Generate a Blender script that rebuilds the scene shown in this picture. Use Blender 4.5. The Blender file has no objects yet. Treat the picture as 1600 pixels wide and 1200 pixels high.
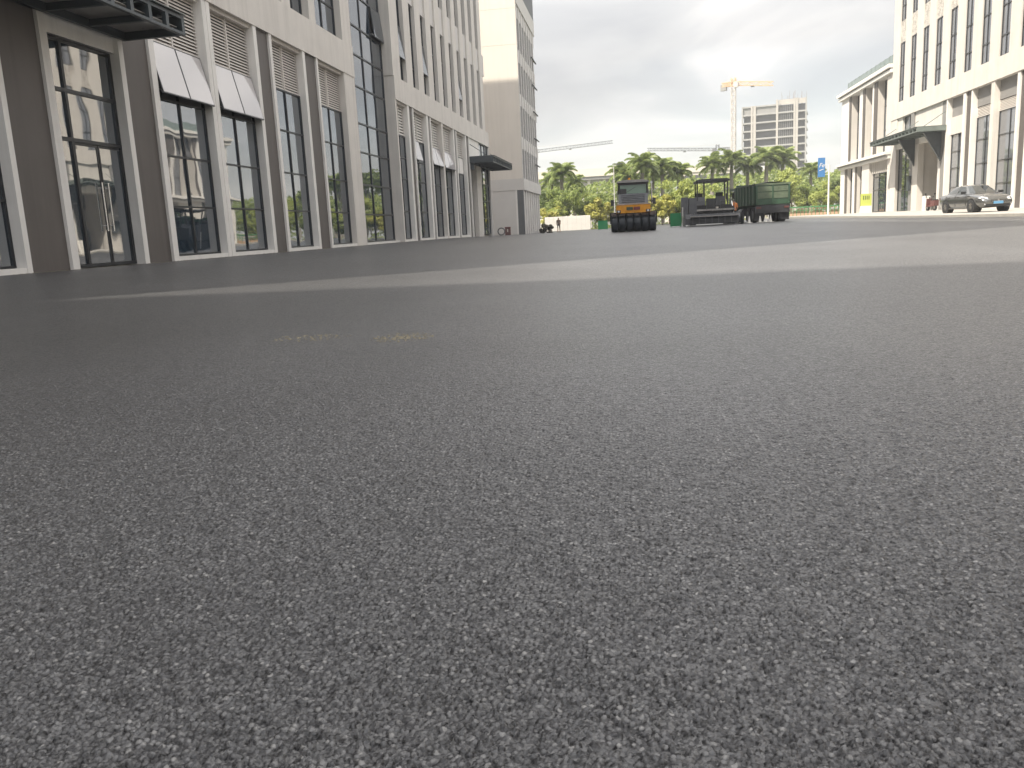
import bpy, bmesh, math, random
import numpy as np
from math import radians, sin, cos, tan, pi, atan, atan2, sqrt
from mathutils import Vector, Matrix, Quaternion, noise as mnoise
R = random.Random(7)
S = bpy.context.scene
C = S.collection

# ------------------------------------------------------------------ camera, sky, sun, exposure
F_PX, CAM_H = 1290.0, 0.47
ROLL, PITCH, YAW = radians(2.862), radians(10.633), radians(8.764)
cam = bpy.data.cameras.new('camera'); cam_o = bpy.data.objects.new('camera', cam); C.objects.link(cam_o)
cam.sensor_width = 36; cam.sensor_fit = 'HORIZONTAL'; cam.lens = 36 * F_PX / 1600
cam.clip_start = 0.05; cam.clip_end = 6000
_f = Vector((0, cos(PITCH), -sin(PITCH))); _u = Vector((0, sin(PITCH), cos(PITCH))); _r = Vector((1, 0, 0))
_rr = _r * cos(ROLL) + _u * -sin(ROLL)
_uu = _u * cos(ROLL) + _r * sin(ROLL)
Mr = Matrix.Rotation(YAW, 3, 'Z')
_rr, _uu, _f = Mr @ _rr, Mr @ _uu, Mr @ _f
M4 = Matrix(((_rr.x, _uu.x, -_f.x, 0), (_rr.y, _uu.y, -_f.y, 0), (_rr.z, _uu.z, -_f.z, CAM_H), (0, 0, 0, 1)))
cam_o.matrix_world = M4
S.camera = cam_o

SUN_DIR = Vector((-0.762, -0.648, 0)).normalized()      # horizontal direction towards the sun
SUN_EL = radians(53.5)
sun = bpy.data.lights.new('sun', 'SUN'); sun.energy = 2.75; sun.angle = radians(0.55); sun.color = (1.0, .91, .77)
sun_o = bpy.data.objects.new('sun', sun); C.objects.link(sun_o)
_sd = Vector((SUN_DIR.x * cos(SUN_EL), SUN_DIR.y * cos(SUN_EL), sin(SUN_EL)))
sun_o.rotation_euler = _sd.to_track_quat('Z', 'Y').to_euler()
sun_o.location = (-40, -30, 90)

S.view_settings.view_transform = 'Standard'; S.view_settings.look = 'None'
S.view_settings.exposure = 1.72; S.view_settings.gamma = 1.0; S.view_settings.use_curve_mapping = False
S.render.engine = 'CYCLES'
S.cycles.max_bounces = 6; S.cycles.diffuse_bounces = 4; S.cycles.glossy_bounces = 4; S.cycles.transmission_bounces = 4
S.cycles.transparent_max_bounces = 8; S.cycles.volume_bounces = 1
S.cycles.caustics_reflective = False; S.cycles.caustics_refractive = False
S.cycles.use_denoising = True

W = bpy.data.worlds.new('World'); S.world = W; W.use_nodes = True
nt = W.node_tree; nt.nodes.clear()
def N(nt, t, **k):
    n = nt.nodes.new(t)
    for a, v in k.items():
        if a == 'inp':
            for i, x in v.items(): n.inputs[i].default_value = x
        else: setattr(n, a, v)
    return n
def LK(nt, a, b): nt.links.new(a, b)
def math_n(nt, op, a, b=None, c=None, clamp=False):
    n = nt.nodes.new('ShaderNodeMath'); n.operation = op; n.use_clamp = clamp
    for i, x in enumerate((a, b, c)):
        if x is None: continue
        if isinstance(x, (int, float)): n.inputs[i].default_value = x
        else: nt.links.new(x, n.inputs[i])
    return n.outputs[0]
def ramp(nt, fac, stops, interp='LINEAR'):
    n = nt.nodes.new('ShaderNodeValToRGB'); n.color_ramp.interpolation = interp
    e = n.color_ramp.elements
    while len(e) > 1: e.remove(e[-1])
    e[0].position = stops[0][0]; e[0].color = tuple(stops[0][1]) + (1,)
    for p, c in stops[1:]:
        x = e.new(p); x.color = tuple(c) + (1,)
    nt.links.new(fac, n.inputs[0]); return n.outputs[0]
def mixc(nt, fac, a, b, mode='MIX'):
    n = nt.nodes.new('ShaderNodeMix'); n.data_type = 'RGBA'; n.blend_type = mode
    for i, x in ((0, fac), (6, a), (7, b)):
        if isinstance(x, (int, float)): n.inputs[i].default_value = x
        elif isinstance(x, tuple): n.inputs[i].default_value = x + (1,) if len(x) == 3 else x
        else: nt.links.new(x, n.inputs[i])
    return n.outputs[2]

sky = N(nt, 'ShaderNodeTexSky', sky_type='NISHITA', sun_disc=False, sun_elevation=SUN_EL,
        sun_rotation=atan2(SUN_DIR.x, SUN_DIR.y), air_density=1.2, dust_density=2.5, ozone_density=1.0, altitude=20)
tc = N(nt, 'ShaderNodeTexCoord')
sep = N(nt, 'ShaderNodeSeparateXYZ'); LK(nt, tc.outputs['Generated'], sep.inputs[0])
zc = math_n(nt, 'MAXIMUM', sep.outputs[2], 0.0)
zz = math_n(nt, 'ADD', zc, 0.26)
cx = math_n(nt, 'DIVIDE', sep.outputs[0], zz); cy = math_n(nt, 'DIVIDE', sep.outputs[1], zz)
comb = N(nt, 'ShaderNodeCombineXYZ'); LK(nt, cx, comb.inputs[0]); LK(nt, cy, comb.inputs[1])
mp = N(nt, 'ShaderNodeMapping'); mp.inputs['Location'].default_value = (8.0, 13.0, 1.3); mp.inputs['Rotation'].default_value = (0, 0, radians(25)); mp.inputs['Scale'].default_value = (1.5, 1.9, 1)
LK(nt, comb.outputs[0], mp.inputs[0])
n1 = N(nt, 'ShaderNodeTexNoise', inp={'Scale': 1.0, 'Detail': 6.0, 'Roughness': .48, 'Distortion': .45}); LK(nt, mp.outputs[0], n1.inputs['Vector'])
mp2 = N(nt, 'ShaderNodeMapping'); mp2.inputs['Location'].default_value = (11.3, 2.2, 4.3); mp2.inputs['Scale'].default_value = (0.55, 0.45, 1)
LK(nt, comb.outputs[0], mp2.inputs[0])
n2 = N(nt, 'ShaderNodeTexNoise', inp={'Scale': .9, 'Detail': 5.0, 'Roughness': .5, 'Distortion': .4}); LK(nt, mp2.outputs[0], n2.inputs['Vector'])
cloudv = ramp(nt, n1.outputs[0], [(.34, (1.20, 1.22, 1.27)), (.45, (1.46, 1.46, 1.48)), (.53, (1.82, 1.77, 1.75)), (.64, (2.35, 2.25, 2.15))])
gr = math_n(nt, 'MULTIPLY_ADD', zc, 3.4, 1.0)          # cloud deck brightened towards the unseen zenith, steepened to add fill light
grc = N(nt, 'ShaderNodeCombineColor')
for i in range(3): LK(nt, gr, grc.inputs[i])
cloudv = mixc(nt, 1.0, cloudv, grc.outputs[0], 'MULTIPLY')
cover = ramp(nt, n2.outputs[0], [(.30, (.72, .72, .72)), (.55, (1, 1, 1))])
skyc = mixc(nt, 1.0, sky.outputs[0], (1.0, 1.0, 1.0), 'MULTIPLY')
mixed = mixc(nt, cover, skyc, cloudv)
bg = N(nt, 'ShaderNodeBackground', inp={'Strength': 0.1}); LK(nt, mixed, bg.inputs[0])
wo = N(nt, 'ShaderNodeOutputWorld'); LK(nt, bg.outputs[0], wo.inputs[0])

# ------------------------------------------------------------------ materials
def pmat(name, col, rough=.7, metal=0., ior=1.5, noise=None, bump=None, spec=.5, coat=0., streak=0.):
    """principled paint / metal / plaster; noise=(scale, amount): tonal mottling; bump=(scale, strength, distance)"""
    m = bpy.data.materials.new(name); m.use_nodes = True; t = m.node_tree
    b = t.nodes['Principled BSDF']
    b.inputs['Base Color'].default_value = (*col, 1); b.inputs['Roughness'].default_value = rough
    b.inputs['Metallic'].default_value = metal; b.inputs['IOR'].default_value = ior
    b.inputs['Specular IOR Level'].default_value = spec; b.inputs['Coat Weight'].default_value = coat
    tcn = t.nodes.new('ShaderNodeTexCoord')
    if noise:
        n = N(t, 'ShaderNodeTexNoise', inp={'Scale': noise[0], 'Detail': 6., 'Roughness': .6}); t.links.new(tcn.outputs['Object'], n.inputs['Vector'])
        lo = tuple(c * (1 - noise[1]) for c in col); hi = tuple(min(1, c * (1 + noise[1])) for c in col)
        cc = ramp(t, n.outputs[0], [(.3, lo), (.7, hi)])
        if streak:
            mpn = N(t, 'ShaderNodeMapping'); mpn.inputs['Scale'].default_value = (2.2, 2.2, .10); t.links.new(tcn.outputs['Object'], mpn.inputs[0])
            ns = N(t, 'ShaderNodeTexNoise', inp={'Scale': 1.6, 'Detail': 5., 'Roughness': .6}); t.links.new(mpn.outputs[0], ns.inputs['Vector'])
            cc = mixc(t, 1., cc, ramp(t, ns.outputs[0], [(.25, (1 - streak,) * 3), (.55, (1, 1, 1))]), 'MULTIPLY')
        t.links.new(cc, b.inputs['Base Color'])
        rr = math_n(t, 'MULTIPLY_ADD', n.outputs[0], .2, rough - .1); t.links.new(rr, b.inputs['Roughness'])
    if bump:
        n = N(t, 'ShaderNodeTexNoise', inp={'Scale': bump[0], 'Detail': 4.}); t.links.new(tcn.outputs['Object'], n.inputs['Vector'])
        bp = N(t, 'ShaderNodeBump', inp={'Strength': bump[1], 'Distance': bump[2]}); t.links.new(n.outputs[0], bp.inputs['Height']); t.links.new(bp.outputs[0], b.inputs['Normal'])
    return m
M = {}
M['cream'] = pmat('cream_render', (.60, .57, .53), .82, noise=(.7, .06), bump=(60, .12, .01), streak=.13)
M['white_trim'] = pmat('pale_trim', (.70, .68, .65), .7, noise=(1.1, .05), streak=.12)
M['brown'] = pmat('brown_cladding', (.098, .086, .079), .6, noise=(.6, .12), bump=(40, .1, .01), streak=.18)
M['grey_wall'] = pmat('pale_grey_wall', (.56, .54, .52), .8, noise=(.5, .05))
M['end_wall'] = pmat('warm_wall', (.66, .615, .56), .75, noise=(.4, .03), streak=.06)
M['dark_wall'] = pmat('charcoal_cladding', (.10, .105, .11), .6, noise=(.8, .1))
M['frame'] = pmat('anthracite_frame', (.028, .030, .034), .35, metal=.3)
M['louvre'] = pmat('louvre_slat', (.66, .62, .58), .55)
M['louvre_back'] = pmat('louvre_cavity', (.05, .045, .045), .8)
M['louvre_pale'] = pmat('louvre_pale', (.64, .61, .57), .6)
M['steel'] = pmat('dark_blue_grey_steel', (.050, .062, .070), .42, metal=.2, noise=(2, .15))
M['steel_green'] = pmat('grey_green_steel', (.16, .19, .18), .5, metal=.2, noise=(2, .15))
M['chrome'] = pmat('brushed_steel', (.65, .64, .62), .25, metal=1.)
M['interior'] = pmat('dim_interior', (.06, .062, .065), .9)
M['plinth'] = pmat('grey_plinth', (.20, .195, .19), .85, noise=(3, .15))
M['soffit_panel'] = pmat('pale_soffit_sheet', (.42, .40, .37), .3, noise=(1, .05))
M['shade_panel'] = pmat('dark_grey_panel', (.22, .215, .21), .6, noise=(1, .06))
M['blind'] = pmat('white_blind', (.74, .72, .69), .8)
M['tile'] = pmat('concrete_paving', (.34, .325, .30), .85, noise=(1.5, .12), bump=(30, .2, .01))
M['kerb'] = pmat('kerb_stone', (.36, .345, .32), .85, noise=(4, .12))
M['concrete'] = pmat('raw_concrete', (.30, .295, .29), .85, noise=(.3, .1))
M['concrete_warm'] = pmat('warm_concrete', (.38, .355, .33), .85, noise=(.3, .1))
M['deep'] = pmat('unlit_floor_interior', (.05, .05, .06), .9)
M['rust'] = pmat('rebar', (.20, .13, .09), .8)
M['crane_white'] = pmat('crane_pale_paint', (.50, .45, .41), .6)
M['crane_orange'] = pmat('crane_orange_paint', (.60, .38, .20), .55)
M['white'] = pmat('white_painted_sheet', (.80, .78, .74), .6, noise=(1.2, .05))
M['orange'] = pmat('machine_orange', (.74, .33, .03), .42, noise=(5, .12))
M['machine_grey'] = pmat('machine_dark_grey', (.034, .036, .040), .5, noise=(4, .2))
M['machine_mid'] = pmat('machine_mid_grey', (.085, .09, .10), .5, noise=(4, .2))
M['pale_grey'] = pmat('worn_pale_deck', (.30, .29, .28), .7, noise=(5, .25))
M['rubber'] = pmat('tyre_rubber', (.022, .023, .026), .75, noise=(14, .2))
M['wet_rubber'] = pmat('roller_tyre', (.020, .027, .036), .5, noise=(10, .2))
M['truck_green'] = pmat('truck_green_paint', (.038, .085, .050), .5, noise=(3, .22))
M['truck_green_pale'] = pmat('truck_faded_green', (.11, .145, .095), .6, noise=(2, .25))
M['bin_green'] = pmat('barrier_green', (.025, .27, .10), .5, noise=(3, .08))
M['fence_green'] = pmat('fence_green', (.06, .19, .07), .6)
M['fence_orange'] = pmat('fence_orange', (.46, .30, .20), .6)
M['blue'] = pmat('banner_blue', (.05, .18, .42), .5)
M['lampwhite'] = pmat('pole_white', (.66, .65, .62), .45)
M['lime'] = pmat('lime_board', (.50, .56, .12), .5)
M['dark_red'] = pmat('dark_red', (.12, .045, .04), .55)
M['brown_dark'] = pmat('dark_brown_cloth', (.05, .035, .03), .8)
M['sedan'] = pmat('sedan_grey_paint', (.14, .142, .138), .24, metal=.7, coat=1.)
M['trim_black'] = pmat('black_plastic', (.018, .019, .021), .45)
M['alloy'] = pmat('alloy_wheel', (.42, .40, .37), .35, metal=.8)
M['plate'] = pmat('blue_plate', (.10, .30, .52), .45)
M['headlight'] = pmat('headlight_lens', (.55, .56, .58), .12, spec=.8)
M['bark'] = pmat('bark', (.16, .13, .10), .9, noise=(6, .3))
M['palm_trunk'] = pmat('palm_trunk', (.26, .235, .20), .85, noise=(4, .2))
M['soil'] = pmat('soil_and_grass', (.085, .10, .045), .95, noise=(.08, .4))
M['skin'] = pmat('skin', (.40, .24, .17), .6)
M['cloth_dark'] = pmat('dark_cloth', (.035, .033, .035), .9)
M['cloth_tan'] = pmat('brown_cloth', (.17, .115, .085), .9)
M['cloth_white'] = pmat('pale_cloth', (.62, .58, .53), .9)
M['cloth_orange'] = pmat('orange_cloth', (.62, .22, .07), .9)
M['hair'] = pmat('black_hair', (.012, .011, .011), .7)
M['dust'] = pmat('pale_dust', (.19, .17, .125), .95)
M['far_white'] = pmat('far_pale_wall', (.62, .57, .50), .8)
M['red_mark'] = pmat('dark_red_print', (.16, .03, .03), .5)
M['green_mark'] = pmat('dark_green_print', (.04, .06, .03), .5)

def glass_mat(name, tint, ior=2.1, wav=.012, rough=.02):
    m = bpy.data.materials.new(name); m.use_nodes = True; t = m.node_tree; b = t.nodes['Principled BSDF']
    b.inputs['Base Color'].default_value = (*tint, 1); b.inputs['Roughness'].default_value = rough; b.inputs['IOR'].default_value = ior
    tcn = t.nodes.new('ShaderNodeTexCoord')
    n = N(t, 'ShaderNodeTexNoise', inp={'Scale': .8, 'Detail': 1.}); t.links.new(tcn.outputs['Object'], n.inputs['Vector'])
    bp = N(t, 'ShaderNodeBump', inp={'Strength': .6, 'Distance': wav}); t.links.new(n.outputs[0], bp.inputs['Height']); t.links.new(bp.outputs[0], b.inputs['Normal'])
    return m
M['glass'] = glass_mat('facade_glass', (.020, .034, .050), 4.0, .009)
M['glass2'] = glass_mat('grey_facade_glass', (.13, .14, .16), 2.4, .006)
M['awning_glass'] = glass_mat('painted_sky_glass', (.46, .44, .44), 2.2, .003, .06)  # pale tint paints the bright sky reflection of open sashes into the colour
M['carglass'] = glass_mat('car_glass', (.03, .035, .035), 1.8, .0)
M['canopy_glass'] = glass_mat('canopy_glass', (.20, .23, .22), 1.7, .005, .15)
M['parapet_glass'] = glass_mat('green_parapet_glass', (.18, .23, .22), 1.6, .0, .1)
M['cab_glass'] = glass_mat('cab_glass', (.14, .24, .19), 1.6, .0, .05)

# carved spandrel
def spandrel_mat():
    m = bpy.data.materials.new('carved_spandrel'); m.use_nodes = True; t = m.node_tree; b = t.nodes['Principled BSDF']
    tcn = t.nodes.new('ShaderNodeTexCoord')
    v = N(t, 'ShaderNodeTexVoronoi', inp={'Scale': 3.2}); v.distance = 'CHEBYCHEV'; t.links.new(tcn.outputs['Object'], v.inputs['Vector'])
    t.links.new(ramp(t, v.outputs[0], [(.15, (.34, .325, .30)), (.22, (.52, .49, .45)), (.45, (.52, .49, .45)), (.52, (.36, .34, .31))]), b.inputs['Base Color'])
    b.inputs['Roughness'].default_value = .85
    bp = N(t, 'ShaderNodeBump', inp={'Strength': .6, 'Distance': .05}); t.links.new(v.outputs[0], bp.inputs['Height']); t.links.new(bp.outputs[0], b.inputs['Normal'])
    return m
M['spandrel'] = spandrel_mat()

def asphalt_mat():
    m = bpy.data.materials.new('fresh_asphalt'); m.use_nodes = True; t = m.node_tree; b = t.nodes['Principled BSDF']
    tcn = t.nodes.new('ShaderNodeTexCoord'); P = tcn.outputs['Object']
    # warp so that stones are irregular
    wn = N(t, 'ShaderNodeTexNoise', inp={'Scale': 60., 'Detail': 2.}); t.links.new(P, wn.inputs['Vector'])
    wv = N(t, 'ShaderNodeVectorMath', operation='SCALE'); wv.inputs[3].default_value = .0045; t.links.new(wn.outputs[1], wv.inputs[0])
    pw = N(t, 'ShaderNodeVectorMath', operation='ADD'); t.links.new(P, pw.inputs[0]); t.links.new(wv.outputs[0], pw.inputs[1])
    v1 = N(t, 'ShaderNodeTexVoronoi', inp={'Scale': 140., 'Randomness': 1.}); t.links.new(pw.outputs[0], v1.inputs['Vector'])
    v2 = N(t, 'ShaderNodeTexVoronoi', inp={'Scale': 290., 'Randomness': 1.}); t.links.new(pw.outputs[0], v2.inputs['Vector'])
    s1 = N(t, 'ShaderNodeSeparateColor'); t.links.new(v1.outputs['Color'], s1.inputs[0])
    s2 = N(t, 'ShaderNodeSeparateColor'); t.links.new(v2.outputs['Color'], s2.inputs[0])
    # binder-covered stones: tone per stone, black binder between them, deepened with painted pit shade
    stone = ramp(t, s1.outputs[0], [(0, (.016, .0165, .018)), (.25, (.044, .045, .049)), (.55, (.080, .081, .085)), (.88, (.135, .135, .137)), (1, (.21, .207, .203))])
    fine = ramp(t, s2.outputs[1], [(0, (.007, .007, .008)), (.5, (.034, .034, .037)), (1, (.105, .105, .106))])
    mixf = ramp(t, v1.outputs['Distance'], [(.34, (0, 0, 0)), (.50, (1, 1, 1))])
    col = mixc(t, mixf, stone, fine)
    # broad tone: roller laps, binder-rich patches, wear
    big = N(t, 'ShaderNodeTexNoise', inp={'Scale': .35, 'Detail': 5., 'Roughness': .55}); t.links.new(P, big.inputs['Vector'])
    mp = N(t, 'ShaderNodeMapping'); mp.inputs['Scale'].default_value = (1.1, .045, 1); t.links.new(P, mp.inputs[0])
    lap = N(t, 'ShaderNodeTexNoise', inp={'Scale': .8, 'Detail': 3., 'Roughness': .5}); t.links.new(mp.outputs[0], lap.inputs['Vector'])
    k = math_n(t, 'ADD', ramp(t, big.outputs[0], [(.3, (.74,) * 3), (.7, (1.26,) * 3)]), ramp(t, lap.outputs[0], [(.35, (-.14,) * 3), (.65, (.14,) * 3)]))
    # paving lanes: the pass right of the seam was laid coarser and paler than the left; the wide left fade also paints in vignette darkness
    sx = N(t, 'ShaderNodeSeparateXYZ'); t.links.new(P, sx.inputs[0])
    sn = N(t, 'ShaderNodeTexNoise', inp={'Scale': .9, 'Detail': 3.}); t.links.new(P, sn.inputs['Vector'])
    lane_vignette = ramp(t, math_n(t, 'MULTIPLY_ADD', math_n(t, 'MULTIPLY_ADD', sn.outputs[0], .7, sx.outputs[0]), .03, .5), [(.430, (.62,) * 3), (.510, (1.25,) * 3), (.625, (1.22,) * 3), (.634, (1.10,) * 3), (.845, (1.10,) * 3), (.87, (.74,) * 3)])
    k = math_n(t, 'MULTIPLY', k, lane_vignette)
    kk = N(t, 'ShaderNodeCombineColor')
    for i in range(3): t.links.new(k, kk.inputs[i])
    col = mixc(t, 1., col, kk.outputs[0], 'MULTIPLY')
    t.links.new(col, b.inputs['Base Color'])
    b.inputs['Specular IOR Level'].default_value = .5
    ro = ramp(t, s1.outputs[1], [(0, (.28,) * 3), (1, (.50,) * 3)]); t.links.new(ro, b.inputs['Roughness'])
    h1 = math_n(t, 'MULTIPLY', math_n(t, 'SUBTRACT', .6, v1.outputs['Distance']), math_n(t, 'MULTIPLY_ADD', s1.outputs[2], .9, .35))
    h2 = math_n(t, 'MULTIPLY', math_n(t, 'SUBTRACT', .6, v2.outputs['Distance']), .30)
    hb = N(t, 'ShaderNodeTexNoise', inp={'Scale': 28., 'Detail': 3.}); t.links.new(P, hb.inputs['Vector'])
    hh = math_n(t, 'ADD', math_n(t, 'ADD', h1, h2), math_n(t, 'MULTIPLY', hb.outputs[0], .9))
    bp = N(t, 'ShaderNodeBump', inp={'Strength': .7, 'Distance': .0050}); t.links.new(hh, bp.inputs['Height']); t.links.new(bp.outputs[0], b.inputs['Normal'])
    at_ = N(t, 'ShaderNodeAttribute', attribute_name='relief')
    dsp = N(t, 'ShaderNodeDisplacement', inp={'Midlevel': .0}); t.links.new(math_n(t, 'SUBTRACT', hh, .55), dsp.inputs['Height']); t.links.new(math_n(t, 'MULTIPLY', at_.outputs['Fac'], .0068), dsp.inputs['Scale']); t.links.new(dsp.outputs[0], t.nodes['Material Output'].inputs['Displacement'])
    m.displacement_method = 'DISPLACEMENT'
    return m
M['asphalt'] = asphalt_mat()

def leaf_mat(name, a, bcol, tr=.35):
    m = bpy.data.materials.new(name); m.use_nodes = True; t = m.node_tree; b = t.nodes['Principled BSDF']; out = t.nodes['Material Output']
    g = t.nodes.new('ShaderNodeNewGeometry')
    c = ramp(t, g.outputs['Random Per Island'], [(0, a), (1, bcol)])
    t.links.new(c, b.inputs['Base Color']); b.inputs['Roughness'].default_value = .55
    tl = t.nodes.new('ShaderNodeBsdfTranslucent'); t.links.new(c, tl.inputs[0])
    mx = t.nodes.new('ShaderNodeMixShader'); mx.inputs[0].default_value = tr
    t.links.new(b.outputs[0], mx.inputs[1]); t.links.new(tl.outputs[0], mx.inputs[2]); t.links.new(mx.outputs[0], out.inputs[0])
    return m
M['leaf'] = leaf_mat('leaf_green', (.15, .21, .05), (.29, .34, .09), .42)
M['leaf_bright'] = leaf_mat('leaf_fresh_green', (.24, .30, .07), (.42, .46, .13), .42)
M['leaf_yellow'] = leaf_mat('leaf_golden', (.30, .31, .06), (.48, .45, .11))
M['leaf_dark'] = leaf_mat('leaf_dark', (.11, .16, .05), (.22, .27, .09), .42)
M['leaf_brown'] = leaf_mat('leaf_brown', (.05, .045, .025), (.09, .08, .04))
M['frond'] = leaf_mat('palm_leaf', (.15, .21, .07), (.31, .36, .13), .38)

# ------------------------------------------------------------------ builders
WORLD = {}
def root_of(o):
    while o.parent: o = o.parent
    return o
class MB:
    def __init__(s): s.v = []; s.f = []; s.m = []; s.sm = []
    def add(s, vs, fs, mi=0, smooth=False):
        b = len(s.v); s.v += [tuple(v) for v in vs]
        for f in fs: s.f.append([b + i for i in f]); s.m.append(mi); s.sm.append(smooth)
        return s
    def box(s, x0, x1, y0, y1, z0, z1, mi=0):
        if x0 > x1: x0, x1 = x1, x0
        if y0 > y1: y0, y1 = y1, y0
        vs = [(x, y, z) for z in (z0, z1) for y in (y0, y1) for x in (x0, x1)]
        return s.add(vs, [(0, 2, 3, 1), (4, 5, 7, 6), (0, 1, 5, 4), (2, 6, 7, 3), (0, 4, 6, 2), (1, 3, 7, 5)], mi)
    def obox(s, mat, sx, sy, sz, mi=0):
        vs = [mat @ Vector((x * sx / 2, y * sy / 2, z * sz / 2)) for z in (-1, 1) for y in (-1, 1) for x in (-1, 1)]
        return s.add(vs, [(0, 2, 3, 1), (4, 5, 7, 6), (0, 1, 5, 4), (2, 6, 7, 3), (0, 4, 6, 2), (1, 3, 7, 5)], mi)
    def cyl(s, p0, p1, r0, r1=None, n=10, mi=0, smooth=True, caps=True):
        r1 = r0 if r1 is None else r1
        p0 = Vector(p0); p1 = Vector(p1); d = (p1 - p0).normalized()
        a = d.orthogonal().normalized(); b = d.cross(a)
        vs = [p0 + (a * cos(2 * pi * i / n) + b * sin(2 * pi * i / n)) * r0 for i in range(n)] + \
             [p1 + (a * cos(2 * pi * i / n) + b * sin(2 * pi * i / n)) * r1 for i in range(n)]
        s.add(vs, [(i, (i + 1) % n, n + (i + 1) % n, n + i) for i in range(n)], mi, smooth)
        if caps: s.add(vs[:n], [list(range(n))[::-1]], mi); s.add(vs[n:], [list(range(n))], mi)
        return s
    def bar(s, p0, p1, w, h=None, mi=0):
        h = h or w; p0 = Vector(p0); p1 = Vector(p1); d = p1 - p0
        q = d.to_track_quat('Y', 'Z').to_matrix().to_4x4(); q.translation = (p0 + p1) / 2
        return s.obox(q, w, d.length, h, mi)
    def prism(s, poly, axis, a0, a1, mi=0):
        """poly: 2-D points; extruded along axis ('x','y','z')"""
        def P(u, v, a): return {'x': (a, u, v), 'y': (u, a, v), 'z': (u, v, a)}[axis]
        n = len(poly); vs = [P(u, v, a0) for u, v in poly] + [P(u, v, a1) for u, v in poly]
        return s.add(vs, [list(range(n)), list(range(n, 2 * n))[::-1]] + [(i, n + i, n + (i + 1) % n, (i + 1) % n) for i in range(n)], mi)
    def build(s, name, mats, parent=None, fixn=True):
        me = bpy.data.meshes.new(name)
        off = Vector((0, 0, 0))
        if parent is not None:
            r = root_of(parent)
            if r.name in WORLD: off = WORLD[r.name]
        me.from_pydata([(v[0] - off.x, v[1] - off.y, v[2] - off.z) for v in s.v], [], s.f)
        if not isinstance(mats, (list, tuple)): mats = [mats]
        for m in mats: me.materials.append(M[m] if isinstance(m, str) else m)
        me.polygons.foreach_set('material_index', s.m); me.polygons.foreach_set('use_smooth', s.sm)
        if fixn:
            bm = bmesh.new(); bm.from_mesh(me); bmesh.ops.recalc_face_normals(bm, faces=bm.faces); bm.to_mesh(me); bm.free()
        me.update()
        return link(name, me, parent)
def link(name, me, parent=None):
    o = bpy.data.objects.new(name, me); C.objects.link(o)
    if parent is not None: o.parent = parent
    return o
def tag(o, label=None, cat=None, group=None, kind=None):
    if label: o['label'] = label
    if cat: o['category'] = cat
    if group: o['group'] = group
    if kind: o['kind'] = kind
    return o
def thing(name, label, cat, loc=(0, 0, 0), rz=0, group=None, world=False):
    o = bpy.data.objects.new(name, None); C.objects.link(o); o.location = loc; o.rotation_euler = (0, 0, rz)
    o.empty_display_size = .3
    tag(o, label, cat, group)
    if world: WORLD[o.name] = Vector(loc)
    return o
def copy_tree(o, parent=None):
    c = o.copy(); C.objects.link(c)
    if parent is not None: c.parent = parent
    for ch in list(o.children): copy_tree(ch, c)
    return c
def smooth01(a, b, x):
    t = max(0., min(1., (x - a) / (b - a))); return t * t * (3 - 2 * t)
def zg(x, y):
    z = .15 * smooth01(30, 80, y) * max(0, min(1, x / 14.))
    z -= .22 * smooth01(58, 97, y) * smooth01(4, -8, x)
    return z
def zp(y): return .10 + .20 * smooth01(38, 84, y)

# ------------------------------------------------------------------ ground
mb = MB()
n = 26
ext = [(-900, -900), (900, -900), (900, 900), (-900, 900)]
mb.add([(x, y, -.5) for x, y in ext], [(0, 1, 2, 3)])
tag(mb.build('ground', 'soil'), kind='structure')
# asphalt: one sheet
xs = [-60, -40, -28, -22, -18] + [-16 + i * 1.0 for i in range(31)]
ys = [-60, -40, -20] + [-10 + 2 * i for i in range(71)] + [134]
nx = len(xs)
road_v = [(x, y, zg(x, y)) for y in ys for x in xs]
road_f = [(j * nx + i, j * nx + i + 1, (j + 1) * nx + i + 1, (j + 1) * nx + i) for j in range(len(ys) - 1) for i in range(nx - 1)]
# the ground right in front of the viewer is meshed finely enough for every stone to stand proud of the binder
rows = [.48]
while rows[-1] < 3.4: rows.append(rows[-1] + .0013 + .0019 * (rows[-1] - .48))
NC = 620
vv = np.array(road_v, dtype=np.float32); b0 = len(vv)
ry = np.array(rows, dtype=np.float32)[:, None]; ru = np.linspace(-1.15, .72, NC, dtype=np.float32)[None, :]
fine_v = np.stack([ry * ru, np.broadcast_to(ry, (len(rows), NC)), np.full((len(rows), NC), .0035, np.float32)], -1).reshape(-1, 3)
jj, ii = np.meshgrid(np.arange(len(rows) - 1), np.arange(NC - 1), indexing='ij')
q0 = b0 + jj * NC + ii
fine_f = np.stack([q0, q0 + 1, q0 + NC + 1, q0 + NC], -1).reshape(-1, 4)
av = np.concatenate([vv, fine_v]); af = np.concatenate([np.array(road_f, dtype=np.int64), fine_f]).astype(np.int32)
me = bpy.data.meshes.new('asphalt_road'); me.vertices.add(len(av)); me.vertices.foreach_set('co', av.ravel())
me.loops.add(af.size); me.loops.foreach_set('vertex_index', af.ravel()); me.polygons.add(len(af)); me.polygons.foreach_set('loop_start', np.arange(len(af), dtype=np.int32) * 4)
me.polygons.foreach_set('use_smooth', np.ones(len(af), dtype=bool)); me.materials.append(M['asphalt']); me.update(calc_edges=True)
rel = np.zeros(len(av), np.float32); rel[b0:] = np.clip((3.2 - np.broadcast_to(ry, (len(rows), NC)).reshape(-1)) / 2.2, 0, 1)
me.attributes.new('relief', 'FLOAT', 'POINT').data.foreach_set('value', rel)
tag(link('asphalt_road', me), kind='structure')
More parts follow.
